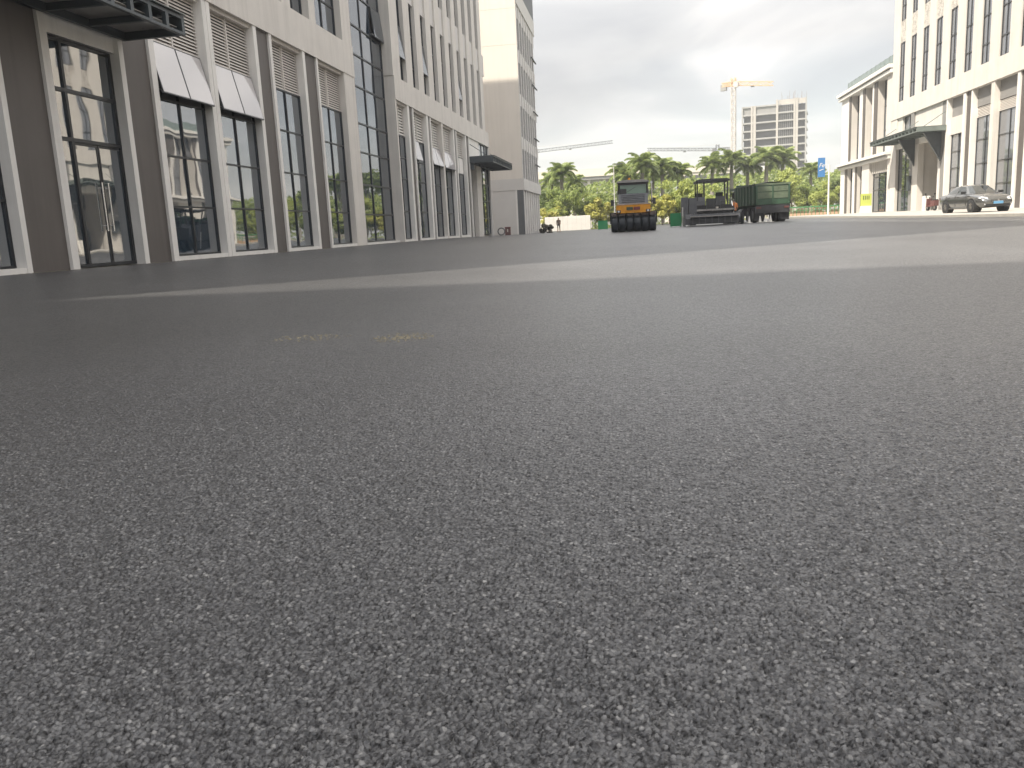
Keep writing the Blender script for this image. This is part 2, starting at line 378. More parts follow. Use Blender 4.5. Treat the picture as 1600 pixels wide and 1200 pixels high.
# kerb and pavement on the right
mb = MB(); mk = MB()
yy = [-20 + 2 * i for i in range(67)]
for a, b in zip(yy[:-1], yy[1:]):
    mb.add([(14.62, a, zp(a)), (60, a, zp(a)), (60, b, zp(b)), (14.62, b, zp(b))], [(0, 1, 2, 3)])
for k in range(132):
    a = -20 + k; b = a + .99
    z0, z1 = zp(a) + .006 + R.uniform(-.003, .003), zp(b) + .006 + R.uniform(-.003, .003)
    mk.add([(14.36, a, -.3), (14.36, b, -.3), (14.36, b, z1), (14.36, a, z0), (14.62, a, z0), (14.62, b, z1), (14.62, a, -.3), (14.62, b, -.3)],
           [(0, 3, 2, 1), (3, 4, 5, 2), (0, 6, 4, 3), (1, 2, 5, 7), (4, 6, 7, 5)])
tag(mb.build('pavement', 'tile'), kind='structure')
tag(mk.build('kerb', 'kerb'), kind='structure')

# two dusty smudges of crushed grit on the fresh asphalt
def grit(x, y, rx, ry, n):
    mb = MB()
    for i in range(n):
        a = R.uniform(0, 2 * pi); q = sqrt(R.random()) if R.random() < .5 else R.random()
        px, py = x + cos(a) * q * rx, y + sin(a) * q * ry; r = R.uniform(.003, .010); h = R.uniform(.002, .005)
        k = R.randint(4, 6); t0 = R.uniform(0, pi)
        ring = [(px + r * cos(t0 + 2 * pi * j / k) * R.uniform(.7, 1.2), py + r * sin(t0 + 2 * pi * j / k) * R.uniform(.7, 1.2), .0005) for j in range(k)]
        mb.add(ring + [(px, py, h)], [(j, (j + 1) % k, k) for j in range(k)])
    o = mb.build('grit_patch', 'dust'); tag(o, kind='stuff', label='pale dusty smudge of crushed grit on the dark asphalt', cat='grit', group='grit smudges on the asphalt')

# ------------------------------------------------------------------ facade kit
class Facade:
    """plane x = X, facing sign s along x; depth d goes into the building"""
    def __init__(f, root, X, s): f.r = root; f.X = X; f.s = s
    def x(f, d): return f.X - f.s * d
    def bx(f, mb, y0, y1, z0, z1, d0, d1, mi=0): return mb.box(f.x(d0), f.x(d1), y0, y1, z0, z1, mi)
    def part(f, name, mat, y0, y1, z0, z1, d0=0., d1=.43, parent=None, label=None):
        mb = MB(); f.bx(mb, y0, y1, z0, z1, d0, d1); o = mb.build(name, mat, parent or f.r)
        if label: o['label'] = label
        return o
    def window(f, y0, y1, zs, cols=2, d=.33, name='window', mat='glass', simple=False, skip=(), bar=.055, ybars=None, frame='frame'):
        """zs: heights of the horizontal bars bottom to top; ybars: positions of the uprights"""
        ybs = ybars or [y0 + (y1 - y0) * i / cols for i in range(cols + 1)]
        mb = MB(); h = bar / 2
        for i, z in enumerate(zs):
            lo, hi = (z, z + bar) if i == 0 else ((z - bar, z) if i == len(zs) - 1 else (z - h, z + h))
            f.bx(mb, y0, y1, lo, hi, d - .055, d + .05)
        for i, y in enumerate(ybs):
            lo, hi = (y, y + bar) if i == 0 else ((y - bar, y) if i == len(ybs) - 1 else (y - h, y + h))
            f.bx(mb, lo, hi, zs[0] + bar, zs[-1] - bar, d - .052, d + .048)
        w = mb.build(name, frame, f.r)
        if simple:
            f.part('pane', mat, y0 + .01, y1 - .01, zs[0] + .01, zs[-1] - .01, d, d + .02, w)
            return w
        for i in range(len(ybs) - 1):
            for j in range(len(zs) - 1):
                if (i, j) in skip: continue
                p = MB(); t = R.uniform(-.004, .004); t2 = R.uniform(-.003, .003)
                a0, a1, c0, c1 = ybs[i] + .02, ybs[i + 1] - .02, zs[j] + .02, zs[j + 1] - .02
                vs = [(f.x(d + dd + (t if yv == a0 else -t) + (t2 if zv == c0 else -t2)), yv, zv) for dd in (0, .02) for yv in (a0, a1) for zv in (c0, c1)]
                p.add(vs, [(0, 1, 3, 2), (4, 6, 7, 5), (0, 4, 5, 1), (2, 3, 7, 6), (0, 2, 6, 4), (1, 5, 7, 3)])
                p.build('pane', mat, w)
        return w
    def louvre(f, y0, y1, z0, z1, d=.33, pitch=.105, single=True, post=True, mat='louvre'):
        mb = MB(); f.bx(mb, y0, y1, z0, z1, d + .06, d + .09)
        lv = mb.build('louvre', 'louvre_back', f.r)
        n = int((z1 - z0) / pitch); big = MB()
        for k in range(n):
            z = z0 + (k + .5) * (z1 - z0) / n
            mbs = MB() if single else big
            a = pitch * .43
            vs = [(f.x(d - .035), y0, z - a), (f.x(d + .045), y0, z + a), (f.x(d + .045), y0, z + a - .012), (f.x(d - .035), y0, z - a - .012)]
            vs += [(v[0], y1, v[2]) for v in vs]
            mbs.add(vs, [(0, 1, 2, 3), (7, 6, 5, 4), (0, 4, 5, 1), (1, 5, 6, 2), (2, 6, 7, 3), (3, 7, 4, 0)])
            if single: mbs.build('slat', mat, lv)
        if not single: big.build('slats', mat, lv)['kind'] = 'stuff'
        if post:
            f.part('post', mat, (y0 + y1) / 2 - .03, (y0 + y1) / 2 + .03, z0, z1, d - .05, d + .05, lv)
        return lv
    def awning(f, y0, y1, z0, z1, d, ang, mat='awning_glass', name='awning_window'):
        """top-hung sash pushed open at the bottom"""
        L = z1 - z0; mb = MB(); b = .06
        def T(y, l, t): return (f.x(d - .03 - sin(ang) * l - cos(ang) * t), y, z1 - cos(ang) * l + sin(ang) * t)
        def slab(mbx, ya, yb, l0, l1, t0, t1):
            vs = [T(y, l, t) for t in (t0, t1) for y in (ya, yb) for l in (l0, l1)]
            mbx.add(vs, [(0, 1, 3, 2), (4, 6, 7, 5), (0, 4, 5, 1), (2, 3, 7, 6), (0, 2, 6, 4), (1, 5, 7, 3)])
        slab(mb, y0, y1, 0, b, -.03, .03); slab(mb, y0, y1, L - b, L, -.03, .03)
        slab(mb, y0, y0 + b, b, L - b, -.03, .03); slab(mb, y1 - b, y1, b, L - b, -.03, .03)
        w = mb.build(name, 'frame', f.r)
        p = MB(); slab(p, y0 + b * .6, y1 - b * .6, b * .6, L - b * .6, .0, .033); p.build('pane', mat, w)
        st = MB(); st.bar(T(y0 + .05, L - .1, -.03), (f.x(d), y0 + .05, z0 + .25), .025); st.bar(T(y1 - .05, L - .1, -.03), (f.x(d), y1 - .05, z0 + .25), .025)
        st.build('stay', 'chrome', w)
        return w

# ------------------------------------------------------------------ left office block
HB = 44.
LB = thing('office_building', 'long cream office block with brown panels and tall dark windows along the left side', 'building', (-14, 45, 0), world=True)
f = Facade(LB, -14., 1)
mb = MB(); mb.box(-39, -14.42, .3, 42.95, -.4, HB); mb.box(-39, -14.78, 42.95, 50.4, -.4, HB); mb.box(-39, -14.42, 50.4, 79.9, -.4, HB); mb.box(-39, -14.42, 79.9, 83.4, -.4, HB)
mb.build('wall', 'cream', LB)
G = 8.47; ZB = -.3
ROWS = [.14, 1.68, 3.24, 4.95, 6.6]
openings1 = [(14.4, 17.61), (19.49, 22.4), (24.24, 27.46), (28.0, 31.28), (32.91, 36.07), (37.87, 41.34)]
fins1 = [(17.61, 17.78), (19.22, 19.49), (22.40, 22.62), (23.95, 24.24), (27.46, 27.72), (27.745, 28.0), (31.28, 31.55), (32.68, 32.91), (36.07, 36.34), (37.68, 37.87)]
browns1 = [(17.78, 19.22), (22.62, 23.95), (31.55, 32.68), (36.34, 37.68)]
for a, b in fins1: f.part('fin', 'white_trim', a, b, ZB, G, 0, .43)
f.part('pier', 'cream', 41.34, 42.95, ZB, G, 0, .43)
for a, b in browns1: f.part('brown_panel', 'brown', a, b, ZB, G, .09, .43)
# nearer bays (out of the frame to the left)
f.part('pier', 'cream', .3, 5.8, ZB, HB, 0, .43)
for y in (5.8, 9.3): 
    f.part('pier', 'cream', y, y + .8, ZB, G); f.window(y + .8, y + 3.5, ROWS + [G], simple=True)
f.part('brown_panel', 'brown', 12.8, 14.1, ZB, G, .09, .43); f.part('fin', 'white_trim', 14.1, 14.4, ZB, G)
# sills
for a, b in openings1 + [(50.6, 53.1), (54.6, 58.0), (59.3, 62.6), (63.1, 66.7), (68.0, 71.5)]:
    if abs(a - 19.49) > .1: f.part('sill', 'white_trim', a, b, ZB, .13, .02, .42)
# window bays
f.window(14.4, 17.61, ROWS + [G], simple=True)
for i, (a, b) in enumerate(openings1[2:]):
    op = i < 2
    m_ = (a + b) / 2
    f.window(a, b, ROWS, 2, skip=((0, 3), (1, 3)) if op else ())
    if op:
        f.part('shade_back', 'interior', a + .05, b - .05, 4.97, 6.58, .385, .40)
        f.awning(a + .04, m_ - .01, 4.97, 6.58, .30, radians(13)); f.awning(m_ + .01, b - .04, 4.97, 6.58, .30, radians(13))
    f.louvre(a, b, 6.62, 8.34)
    f.part('lintel', 'cream', a, b, 8.34, G, .12, .42)
# entrance bay
a, b = 19.49, 22.4
f.part('lintel', 'white_trim', a, b, 5.78, G, .14, .42)
f.window(a, b, [.02, 3.29, 4.51, 5.78], name='entrance_glazing', ybars=[a, 20.30, b], skip=((1, 0),), bar=.09)
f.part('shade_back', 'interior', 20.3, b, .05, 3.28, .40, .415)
for k, (p, q) in enumerate(((20.36, 21.33), (21.36, 22.34))):
    mb = MB()
    for (y0, y1, z0, z1) in ((p, q, .03, .11), (p, q, 3.17, 3.24), (p, p + .05, .11, 3.17), (q - .05, q, .11, 3.17)): f.bx(mb, y0, y1, z0, z1, .315, .36)
    dr = mb.build('door', 'frame', LB); f.part('pane', 'glass', p + .05, q - .05, .11, 3.17, .33, .345, dr)
    hy = q - .12 if k == 0 else p + .12
    mb = MB(); mb.cyl((f.x(.24), hy, .95), (f.x(.24), hy, 2.25), .022, n=8)
    for z in (1.1, 2.1): mb.cyl((f.x(.24), hy, z), (f.x(.33), hy, z), .012, n=6)
    mb.build('handle', 'chrome', dr)
# band
f.part('band', 'cream', 5.8, 42.95, G, 9.98, -.03, .43)
f.part('band', 'cream', 50.4, 83.42, G, 9.84, -.03, .43)
f.part('corner_pier', 'cream', 50.36, 50.62, ZB, G, 0, .80); f.part('corner_pier', 'cream', 50.36, 50.5, 9.84, HB, 0, .80)
# curtain wall
cw = [1.65, 3.26, 4.99, 6.52, 8.45, 10.1, 11.6, 13.3, 15.0, 16.8, 18.6, 20.4, 22.2]
f.window(42.95, 50.36, [.12] + cw, name='curtain_wall', ybars=[42.95, 44.8, 46.6, 48.45, 50.36], d=.66, bar=.08, skip=((3, 7),))
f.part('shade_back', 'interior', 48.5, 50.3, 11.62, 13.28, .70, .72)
f.awning(48.5, 50.3, 11.62, 13.28, .62, radians(6), 'glass')
f.window(42.95, 50.36, [22.2, 26, 30, 34, HB - .5], simple=True, d=.66)
f.part('sill', 'white_trim', 42.95, 50.36, ZB, .11, .3, .8)
# upper storeys, first section
ups = [(38.05, 41.56, .55), (35.2, 37.3, .34), (31.9, 34.3, .34), (28.4, 31.0, .34), (24.9, 27.5, .34), (21.4, 24.0, .34), (17.9, 20.5, .34), (14.4, 17.0, .34), (10.9, 13.5, .34)]
prev = 42.95
for a, b, d in ups:
    f.part('pier', 'cream', b, prev, 9.98, HB, 0, .43); prev = a
    for lv in range(4):
        z0 = 9.98 + 7.2 * lv; vis = lv == 0 and a > 30
        f.window(a, b, [z0, z0 + 1.5, z0 + 3.4, z0 + 5.2], 2, d=.37, simple=not vis, bar=.07)
        f.part('spandrel', 'cream', a, b, z0 + 5.2, min(z0 + 7.2, HB), .1, .43)
f.part('pier', 'cream', 5.8, prev, 9.98, HB, 0, .43)
# ground floor, second section
for a, b, nm, mt, d in ((53.1, 53.5, 'fin', 'white_trim', 0), (53.5, 54.35, 'brown_panel', 'brown', .09), (54.35, 54.6, 'fin', 'white_trim', 0), (58.0, 58.5, 'fin', 'white_trim', 0), (58.5, 59.05, 'brown_panel', 'brown', .09),
                        (59.05, 59.3, 'fin', 'white_trim', 0), (62.6, 63.1, 'pier', 'cream', 0), (66.7, 67.1, 'fin', 'white_trim', 0), (67.1, 67.75, 'brown_panel', 'brown', .09), (67.75, 68.0, 'fin', 'white_trim', 0),
                        (71.5, 71.95, 'fin', 'white_trim', 0), (71.95, 73.0, 'brown_panel', 'brown', .09), (73.0, 73.35, 'fin', 'white_trim', 0)):
    f.part(nm, mt, a, b, ZB, G, d, .43)
for i, (a, b) in enumerate(((50.62, 53.1), (54.6, 58.0), (59.3, 62.6), (63.1, 66.7), (68.0, 71.5))):
    m_ = (a + b) / 2
    f.window(a, b, [.14, 1.9, 3.9, 5.2, 6.55], 2, skip=((0, 3), (1, 3)) if i in (2, 3) else ((0, 3),) if i == 1 else ())
    if i in (2, 3):
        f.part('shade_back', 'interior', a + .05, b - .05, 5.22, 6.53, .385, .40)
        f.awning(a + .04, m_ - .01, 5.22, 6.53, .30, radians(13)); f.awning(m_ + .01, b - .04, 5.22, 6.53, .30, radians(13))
    if i == 1:
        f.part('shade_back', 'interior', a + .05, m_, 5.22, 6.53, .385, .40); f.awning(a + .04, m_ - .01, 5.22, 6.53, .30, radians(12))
    if i == 4: f.part('blind', 'blind', a + .06, b - .06, 5.25, 6.5, .29, .30)
    f.louvre(a, b, 6.58, 8.34, pitch=.16, single=False, mat='louvre_pale')
    f.part('lintel', 'cream', a, b, 8.34, G, .12, .42)
# second entrance
f.part('lintel', 'white_trim', 73.35, 78.4, 6.35, G, .10, .42)
f.part('door_recess', 'shade_panel', 73.35, 76.0, ZB, 6.35, .40, .42)
f.part('pier', 'cream', 76.0, 78.4, ZB, 6.35, 0, .43)
f.window(78.4, 83.2, [.05, 1.6, 3.2, 4.8, 6.4, G], 3, d=.2, bar=.08)
f.part('fin', 'white_trim', 83.2, 83.4, ZB, G, 0, .43)
# slot windows of the second section
for i in range(12):
    yb = 50.55 + 2.985 * i; a = yb - 1.45; b = yb + .02
    if i == 0: a = 50.5; b = 50.6
    else:
        for lv in range(4):
            z0 = 9.84 + 7.2 * lv
            zs = [z0, z0 + 1.35, z0 + 3.35, z0 + 5.3] if lv < 2 else [z0, z0 + 5.3]
            op = lv == 0 and i in (1, 3, 7)
            f.window(a, b, zs, 1, d=.30, simple=lv >= 2, mat='glass', skip=((0, 1),) if op else (), bar=.06)
            if op:
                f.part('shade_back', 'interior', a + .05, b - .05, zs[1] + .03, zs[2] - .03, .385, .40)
                f.awning(a + .05, b - .05, zs[1] + .03, zs[2] - .03, .27, radians(6), 'glass')
            f.part('spandrel', 'grey_wall', a, b, z0 + 5.3, min(z0 + 7.2, HB), .12, .43)
        pa = 50.55 + 2.985 * (i - 1) + .02 if i > 1 else 50.5
        f.part('pier', 'cream', pa, a, 9.84, HB, 0, .43)
# canopy over the near door
def canopy(F, y0, y1, out, zb, h, n, steel, sheet='canopy_glass', br=2):
    mb = MB(); w = .12
    F.bx(mb, y0, y1, zb, zb + .07, -out, -out + w); F.bx(mb, y0, y1, zb + h - .09, zb + h, -out, -out + w); F.bx(mb, y0, y1, zb, zb + h, -w, 0)
    for k in range(2 * n + 1):
        yk = y0 + (y1 - y0 - .14) * k / (2 * n); F.bx(mb, yk, yk + .14, zb + .07, zb + h - .09, -out + .002, -out + w - .002)
    F.bx(mb, y0, y0 + w, zb + .001, zb + h - .001, -out + w, -w); F.bx(mb, y1 - w, y1, zb + .001, zb + h - .001, -out + w, -w)
    c = mb.build('canopy', steel, F.r)
    for k in range(1, n):
        y = y0 + (y1 - y0) * k / n
        F.part('beam', steel, y - .05, y + .05, zb + .03, zb + h - .03, -out + w, -w, c)
    for k in range(n):
        a, b = y0 + (y1 - y0) * k / n + .02, y0 + (y1 - y0) * (k + 1) / n - .02
        F.part('glass_sheet', sheet, a, b, zb + h + .02, zb + h + .035, -out - .08, 0, c)
    for k in range(br):
        y = y0 + .4 + (y1 - y0 - .8) * k / max(1, br - 1)
        q = MB(); q.bar((F.x(-out * .75), y, zb + h), (F.x(0), y, zb + h + 1.1), .05); q.build('tie_rod', steel, c)
    return c
cp = canopy(f, 16.2, 22.75, 1.85, 6.16, .5, 4, 'steel')
f.part('soffit_sheet', 'soffit_panel', 16.35, 22.6, 6.36, 6.375, -1.7, -.14, cp)
cp = canopy(f, 73.0, 84.4, 2.1, 6.25, .55, 6, 'steel')
f.part('fascia', 'steel', 73.2, 73.5, 5.7, 6.25, -.3, 0, cp)

# ------------------------------------------------------------------ end block beyond the left office
EB = thing('office_building', 'pale office block with blank sunlit gable standing beyond the long cream block', 'building', (-12.4, 96.5, 0), world=True)
EX, EY = -12.4, 96.5
mb = MB(); mb.box(-40, EX - .35, EY - .07, EY + 17.5, -.5, 26.8); mb.build('wall', 'end_wall', EB)
# gable panels with recessed joints
zs = [6.07, 9.5, 13.1, 16.8, 20.6, 24.4, 26.8]
for a, b in zip(zs[:-1], zs[1:]):
    mb = MB(); mb.box(-40, EX - .02, EY - .10, EY - .068, a + .022, b); mb.build('gable_panel', 'end_wall', EB)
mb = MB(); mb.box(-40, EX + .1, EY - .16, EY + .02, 4.8, 6.07); mb.build('band', 'grey_wall', EB)
mb = MB(); mb.box(-40, EX - .75, EY - .11, EY + .02, -.4, 4.8); mb.build('ground_wall', 'grey_wall', EB)
mb = MB(); mb.box(EX - .75, EX - .02, EY - .13, EY + .02, -.4, 4.8); mb.build('corner_cladding', 'dark_wall', EB)
mb = MB(); mb.box(EX - .95, EX - .75, EY - .15, EY + .02, -.4, 4.8); mb.build('pilaster', 'white_trim', EB)
e = Facade(EB, EX, 1)
e.part('band', 'grey_wall', EY + .02, EY + 17.5, 4.8, 6.07, -.1, .4)
e.part('parapet_band', 'grey_wall', EY + .02, EY + 17.5, 25.0, 26.8, -.06, .4)
for k in range(8):
    y = EY + .02 + k * 2.2
    e.part('fin', 'grey_wall', y, y + .55, 6.07, 25.0, 0, .4)
    e.part('fin', 'grey_wall', y, y + .7, -.4, 4.8, 0, .4)
    for lv in range(4):
        z0 = 6.07 + lv * 4.7325
        e.window(y + .55, min(y + 2.2, EY + 17.5), [z0, z0 + 1.6, z0 + 3.4], 1, d=.22, simple=False, mat='glass2', bar=.1)
        e.part('spandrel', 'grey_wall', y + .55, min(y + 2.2, EY + 17.5), z0 + 3.4, z0 + 4.7325, .08, .4)
    e.part('infill', 'grey_wall' if k < 7 else 'dark_wall', y + .7, min(y + 2.2, EY + 17.5), -.4, 4.8, .15, .4)
for lv in range(5):
    z0 = 8.4 + lv * 3.3
    e.part('ledge', 'dark_wall', EY + 13, EY + 17.8, z0, z0 + .09, -.16, 0)
mb = MB(); mb.box(-38, EX + .02, EY + 6, EY + 17.4, 26.8, 33); mb.build('roof_storey', 'dark_wall', EB)

# ------------------------------------------------------------------ right office block
RB = thing('office_building', 'sunlit cream office block with tall window slots behind the parked sedan', 'building', (25, 50, 0), world=True)
r = Facade(RB, 25., -1)
RT = 23.6
mb = MB(); mb.box(25.5, 50, -12, 74.7, -.4, RT); mb.box(25.5, 50, 80.2, 88.0, -.4, RT); mb.box(25.5, 50, 74.7, 80.2, 6.1, RT); mb.box(27.6, 50, 74.7, 80.2, -.4, 6.1)
mb.build('wall', 'cream', RB)
GR = 8.93
r.part('band', 'cream', -12, 88.2, GR, 10.38, -.06, .5)
pats = [(51.0, 51.9)]
def rbay(y0, mirror_detail):
    """module starting at y0: brown, fin, window A, pier, window B, fin"""
    r.part('brown_panel', 'brown', y0, y0 + 1.07, -.3, GR, .12, .5)
    r.part('fin', 'white_trim', y0 + 1.07, y0 + 1.45, -.3, GR, 0, .5)
    for q, (a, b) in enumerate(((y0 + 1.45, y0 + 4.97), (y0 + 5.52, y0 + 8.82))):
        r.window(a, b, [.28, 1.95, 3.52, 5.24, 6.86], 2, d=.45, mat='glass2', simple=not mirror_detail)
        r.louvre(a, b, 6.88, 7.62, d=.45, pitch=.105, single=mirror_detail, post=False)
        r.part('dark_panel', 'shade_panel', a, b, 7.62, GR, .38, .5)
        r.part('sill', 'white_trim', a, b, -.3, .27, .1, .5)
    r.part('pier', 'cream', y0 + 4.97, y0 + 5.52, -.3, GR, 0, .5)
    r.part('fin', 'white_trim', y0 + 8.82, y0 + 9.05, -.3, GR, 0, .5)
y = 59.45
rbay(59.45, True)
for k in range(1, 8): rbay(59.45 - 9.05 * k, k == 1)
# towards the entrance
r.part('brown_panel', 'brown', 68.5, 69.6, -.3, GR, .12, .5); r.part('fin', 'white_trim', 69.6, 70.05, -.3, GR, 0, .5)
r.window(70.05, 73.25, [.28, 2.0, 3.5, 4.78, 6.12], 2, d=.45, mat='glass2'); r.part('sill', 'white_trim', 70.05, 73.25, -.3, .27, .1, .5)
r.part('wall_panel', 'cream', 70.05, 73.25, 6.12, 7.45, .3, .5); r.part('dark_panel', 'shade_panel', 70.05, 73.25, 7.45, GR, .38, .5)
r.part('fin', 'white_trim', 73.25, 73.5, -.3, GR, 0, .5)
r.part('grey_pier', 'shade_panel', 73.5, 74.7, -.3, GR, .12, .5)
r.part('fin', 'white_trim', 74.7, 74.95, -.3, 6.1, 0, .5)
r.part('wall_panel', 'cream', 74.7, 80.2, 6.6, GR, .12, .5)
r.part('fascia', 'white', 74.95, 77.3, 6.1, 6.55, .02, .5); r.part('fascia', 'white', 77.4, 79.9, 6.1, 6.55, .02, .5)
r.part('recess_back', 'dark_wall', 74.7, 80.2, -.3, 6.1, 2.5, 2.62)
r.part('pier', 'cream', 79.9, 81.4, -.3, 6.1, .0, .5)
r.part('grey_pier', 'shade_panel', 81.4, 82.2, -.3, GR, -.02, .5)
r.part('wall_box', 'steel', 81.45, 82.1, 2.1, 3.4, -.25, -.02)
mb = MB(); mb.cyl((24.86, 81.8, 3.95), (24.98, 81.8, 3.95), .09, n=10); mb.build('wall_lamp', 'lampwhite', RB)
r.window(82.2, 86.3, [.3, 2.2, 4.2, 6.1], 2, d=.3, mat='glass'); r.part('fascia', 'white', 82.2, 86.3, 6.1, 6.6, .02, .5)
r.window(82.2, 84.9, [6.9, GR], 2, d=.35, mat='glass2'); r.part('wall_panel', 'cream', 82.2, 86.3, 6.6, 6.9, .1, .5); r.part('pier', 'cream', 84.9, 86.3, 6.9, GR, .1, .5)
r.part('pier', 'cream', 86.3, 88.0, -.3, GR, 0, .5)
r.part('wall_panel', 'cream', 80.2, 81.4, 6.1, GR, .12, .5)
# upper slots
prev = 88.2
i = 0
while True:
    b = 86.2 - 3.17 * i; a = b - 1.55
    if a < -8: break
    r.part('pier', 'cream', b, prev, 10.38, RT, 0, .5); prev = a
    vis = a > 58
    for lv in range(2):
        z0 = 10.38 + 7.2 * lv
        r.window(a, b, [z0, z0 + 1.35, z0 + 3.3, z0 + 5.3] if lv < 2 else [z0, z0 + 5.3], 2 if vis and lv < 2 else 1, d=.13, mat='glass2', simple=not (vis and lv < 2), bar=.07)
        r.part('spandrel', 'spandrel', a, b, z0 + 5.3, min(z0 + 7.2, RT), .06, .5)
    i += 1
r.part('pier', 'cream', -12, prev, 10.38, RT, 0, .5)
# canopy of the right entrance with its struts
cp = canopy(r, 73.3, 86.9, 2.25, 6.55, .38, 7, 'steel_green', br=3)
for y in (74.4, 80.9):
    q = MB(); q.prism([(24.98, 6.54), (23.6, 6.54), (24.98, 4.2)], 'y', y - .12, y + .12); q.build('bracket', 'steel', cp)

# annex wing beyond
WG = thing('annex_wing', 'lower cream wing with deep upright fins and glass parapet beyond the sunlit office', 'building', (25, 98, 0), world=True)
g = Facade(WG, 25.05, -1)
mb = MB(); mb.box(26.0, 48, 88.25, 108.3, -.4, 13.5); mb.build('wall', 'cream', WG)
g.part('cornice', 'white_trim', 88.25, 109.0, 13.5, 13.8, -.28, 1.2); g.part('cornice', 'white_trim', 88.25, 109.2, 13.95, 14.3, -.45, 1.2); g.part('cornice_groove', 'shade_panel', 88.25, 108.9, 13.8, 13.95, -.2, 1.2)
for k in range(11):
    ya = 88.3 + k * 1.62
    if ya < 105: g.part('parapet_panel', 'parapet_glass', ya, ya + 1.56, 14.3, 15.2, .1, .14)
for k in range(12): g.part('parapet_post', 'steel_green', 88.25 + k * 1.62, 88.29 + k * 1.62, 14.3, 15.25, .08, .16)
g.part('ledge', 'white_trim', 88.25, 108.6, 5.85, 6.12, -.55, 1.0); g.part('ledge_soffit', 'shade_panel', 88.25, 108.4, 5.70, 5.85, -.4, 1.0); g.part('ledge', 'white_trim', 88.25, 108.3, 5.45, 5.70, -.25, 1.0)
# upper fins:(near y, far y, front depth)
segs = [(105.0, 108.3, 'pier', 'white_trim', 0), (104.1, 105.0, 'brown_panel', 'brown', .04), (100.3, 104.1, 'niche', None, 0), (99.1, 100.3, 'pier', 'white_trim', 0), (98.2, 99.1, 'brown_panel', 'brown', .04),
        (95.25, 98.2, 'niche', None, 0), (94.76, 95.25, 'pier', 'white_trim', 0), (93.56, 94.76, 'brown_panel', 'brown', .04), (90.05, 93.56, 'niche', None, 0), (88.25, 90.05, 'pier', 'cream', 0)]
for a, b, nm, mt, d in segs:
    if nm == 'brown_panel': g.part(nm, mt, a, b, 6.12, 13.5, d, d + .06); g.part('pier', 'cream', a, b, 6.12, 13.5, d + .06, 1.0)
    elif mt: g.part(nm, mt, a, b, 6.12, 13.5, d, 1.0)
    else: g.window(a, b, [6.12, 8.6, 11.0, 13.5], 2, d=.82, mat='glass2', bar=.08)
for a, b, nm, mt, d in ((106.4, 108.3, 'pier', 'white_trim', 0), (105.4, 106.4, 'brown_panel', 'brown', .05), (101.7, 102.6, 'pier', 'white_trim', 0), (101.0, 101.7, 'brown_panel', 'brown', .05), (95.7, 98.6, 'pier', 'cream', 0), (88.25, 89.2, 'pier', 'cream', 0)):
    g.part(nm, mt, a, b, -.3, 5.45, d, d + .06 if nm == 'brown_panel' else 1.0)
    if nm == 'brown_panel': g.part('pier', 'cream', a, b, -.3, 5.45, d + .06, 1.0)
for a, b in ((102.6, 105.4), (98.6, 101.0)): g.window(a, b, [-.3, 2.0, 3.8, 5.45], 2, d=.55, mat='glass2', bar=.08)
g.window(89.2, 95.7, [.3, 2.6, 3.9, 5.45], 3, d=.5, mat='glass', name='entrance_glazing', bar=.09)
for k in range(9): g.part('fin', 'cream', 89.6 + k * .68, 89.75 + k * .68, 4.3, 5.45, .2, .49)

# ------------------------------------------------------------------ block behind the viewer whose shade falls across the foreground
BB = thing('office_building', 'plain cream office block standing behind the viewer beyond the alley', 'building', (-10, -12.25, 0), 0)
mb = MB(); mb.box(-34, 0, -40, 0, -.4, 41); mb.build('wall', 'cream', BB)
for lv in range(5):
    for k in range(8):
        mb = MB(); mb.box(-.01, .06, -4.5 - k * 4.4, -2.2 - k * 4.4, 2 + lv * 7.2, 7.2 + lv * 7.2); mb.build('window', 'glass', BB)

# ------------------------------------------------------------------ far tower under construction
T = thing('unfinished_tower', 'bare concrete tower under construction with open dark floors and rebar on top', 'building', (54.6, 345, 0), radians(-13))
TW, TD, TH = 24.0, 14., 42.5
nfl = 14; fh = TH / nfl
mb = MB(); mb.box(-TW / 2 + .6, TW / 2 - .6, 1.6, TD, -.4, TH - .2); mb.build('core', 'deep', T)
for k in range(nfl + 1):
    z = k * fh
    mb = MB(); mb.box(-TW / 2, TW / 2 - (0 if k < nfl else 9.5), 0, TD + .3, z - .28, z + .28); mb.build('floor_slab', 'concrete', T)
    if k < nfl:
        for (xa, xb) in ((-TW / 2 + .5, -TW / 2 + 3.3), (-TW / 2 + 5.6, .6)):
            if k < 8:
                mb = MB(); mb.box(xa, xb, .5, .65, z + .3, z + fh * R.uniform(.45, .7)); mb.build('wall_panel', 'grey_wall', T)
        for (xa, xb) in ((2.2, 6.8),):
            mb = MB()
            for j in range(7): mb.box(xa + j * .7, xa + j * .7 + .1, .5, .6, z + .28, z + fh - .28)
            mb.build('scaffold_posts', 'concrete', T)['kind'] = 'stuff'
for xa, xb, m_ in ((-TW / 2 - .05, -TW / 2 + .45, 'concrete'), (-TW / 2 + 3.4, -TW / 2 + 4.1, 'concrete_warm'), (-TW / 2 + 4.3, -TW / 2 + 5.3, 'concrete_warm'), (.8, 1.6, 'concrete_warm'), (7.2, 7.9, 'concrete_warm'), (8.0, 8.9, 'concrete_warm'), (TW / 2 - .5, TW / 2 + .05, 'concrete')):
    mb = MB(); mb.box(xa, xb, -.12, .6, -.4, TH + (.3 if xa < 0 else 1.9)); mb.build('column', m_, T)
mb = MB(); mb.box(1.7, TW / 2, .2, .5, TH - .2, TH + 1.7); mb.build('parapet', 'concrete_warm', T)
mb = MB(); mb.box(-TW / 2 + .4, .8, .5, .7, TH - fh + .3, TH - .4); mb.build('dark_screen', 'shade_panel', T)
mb = MB()
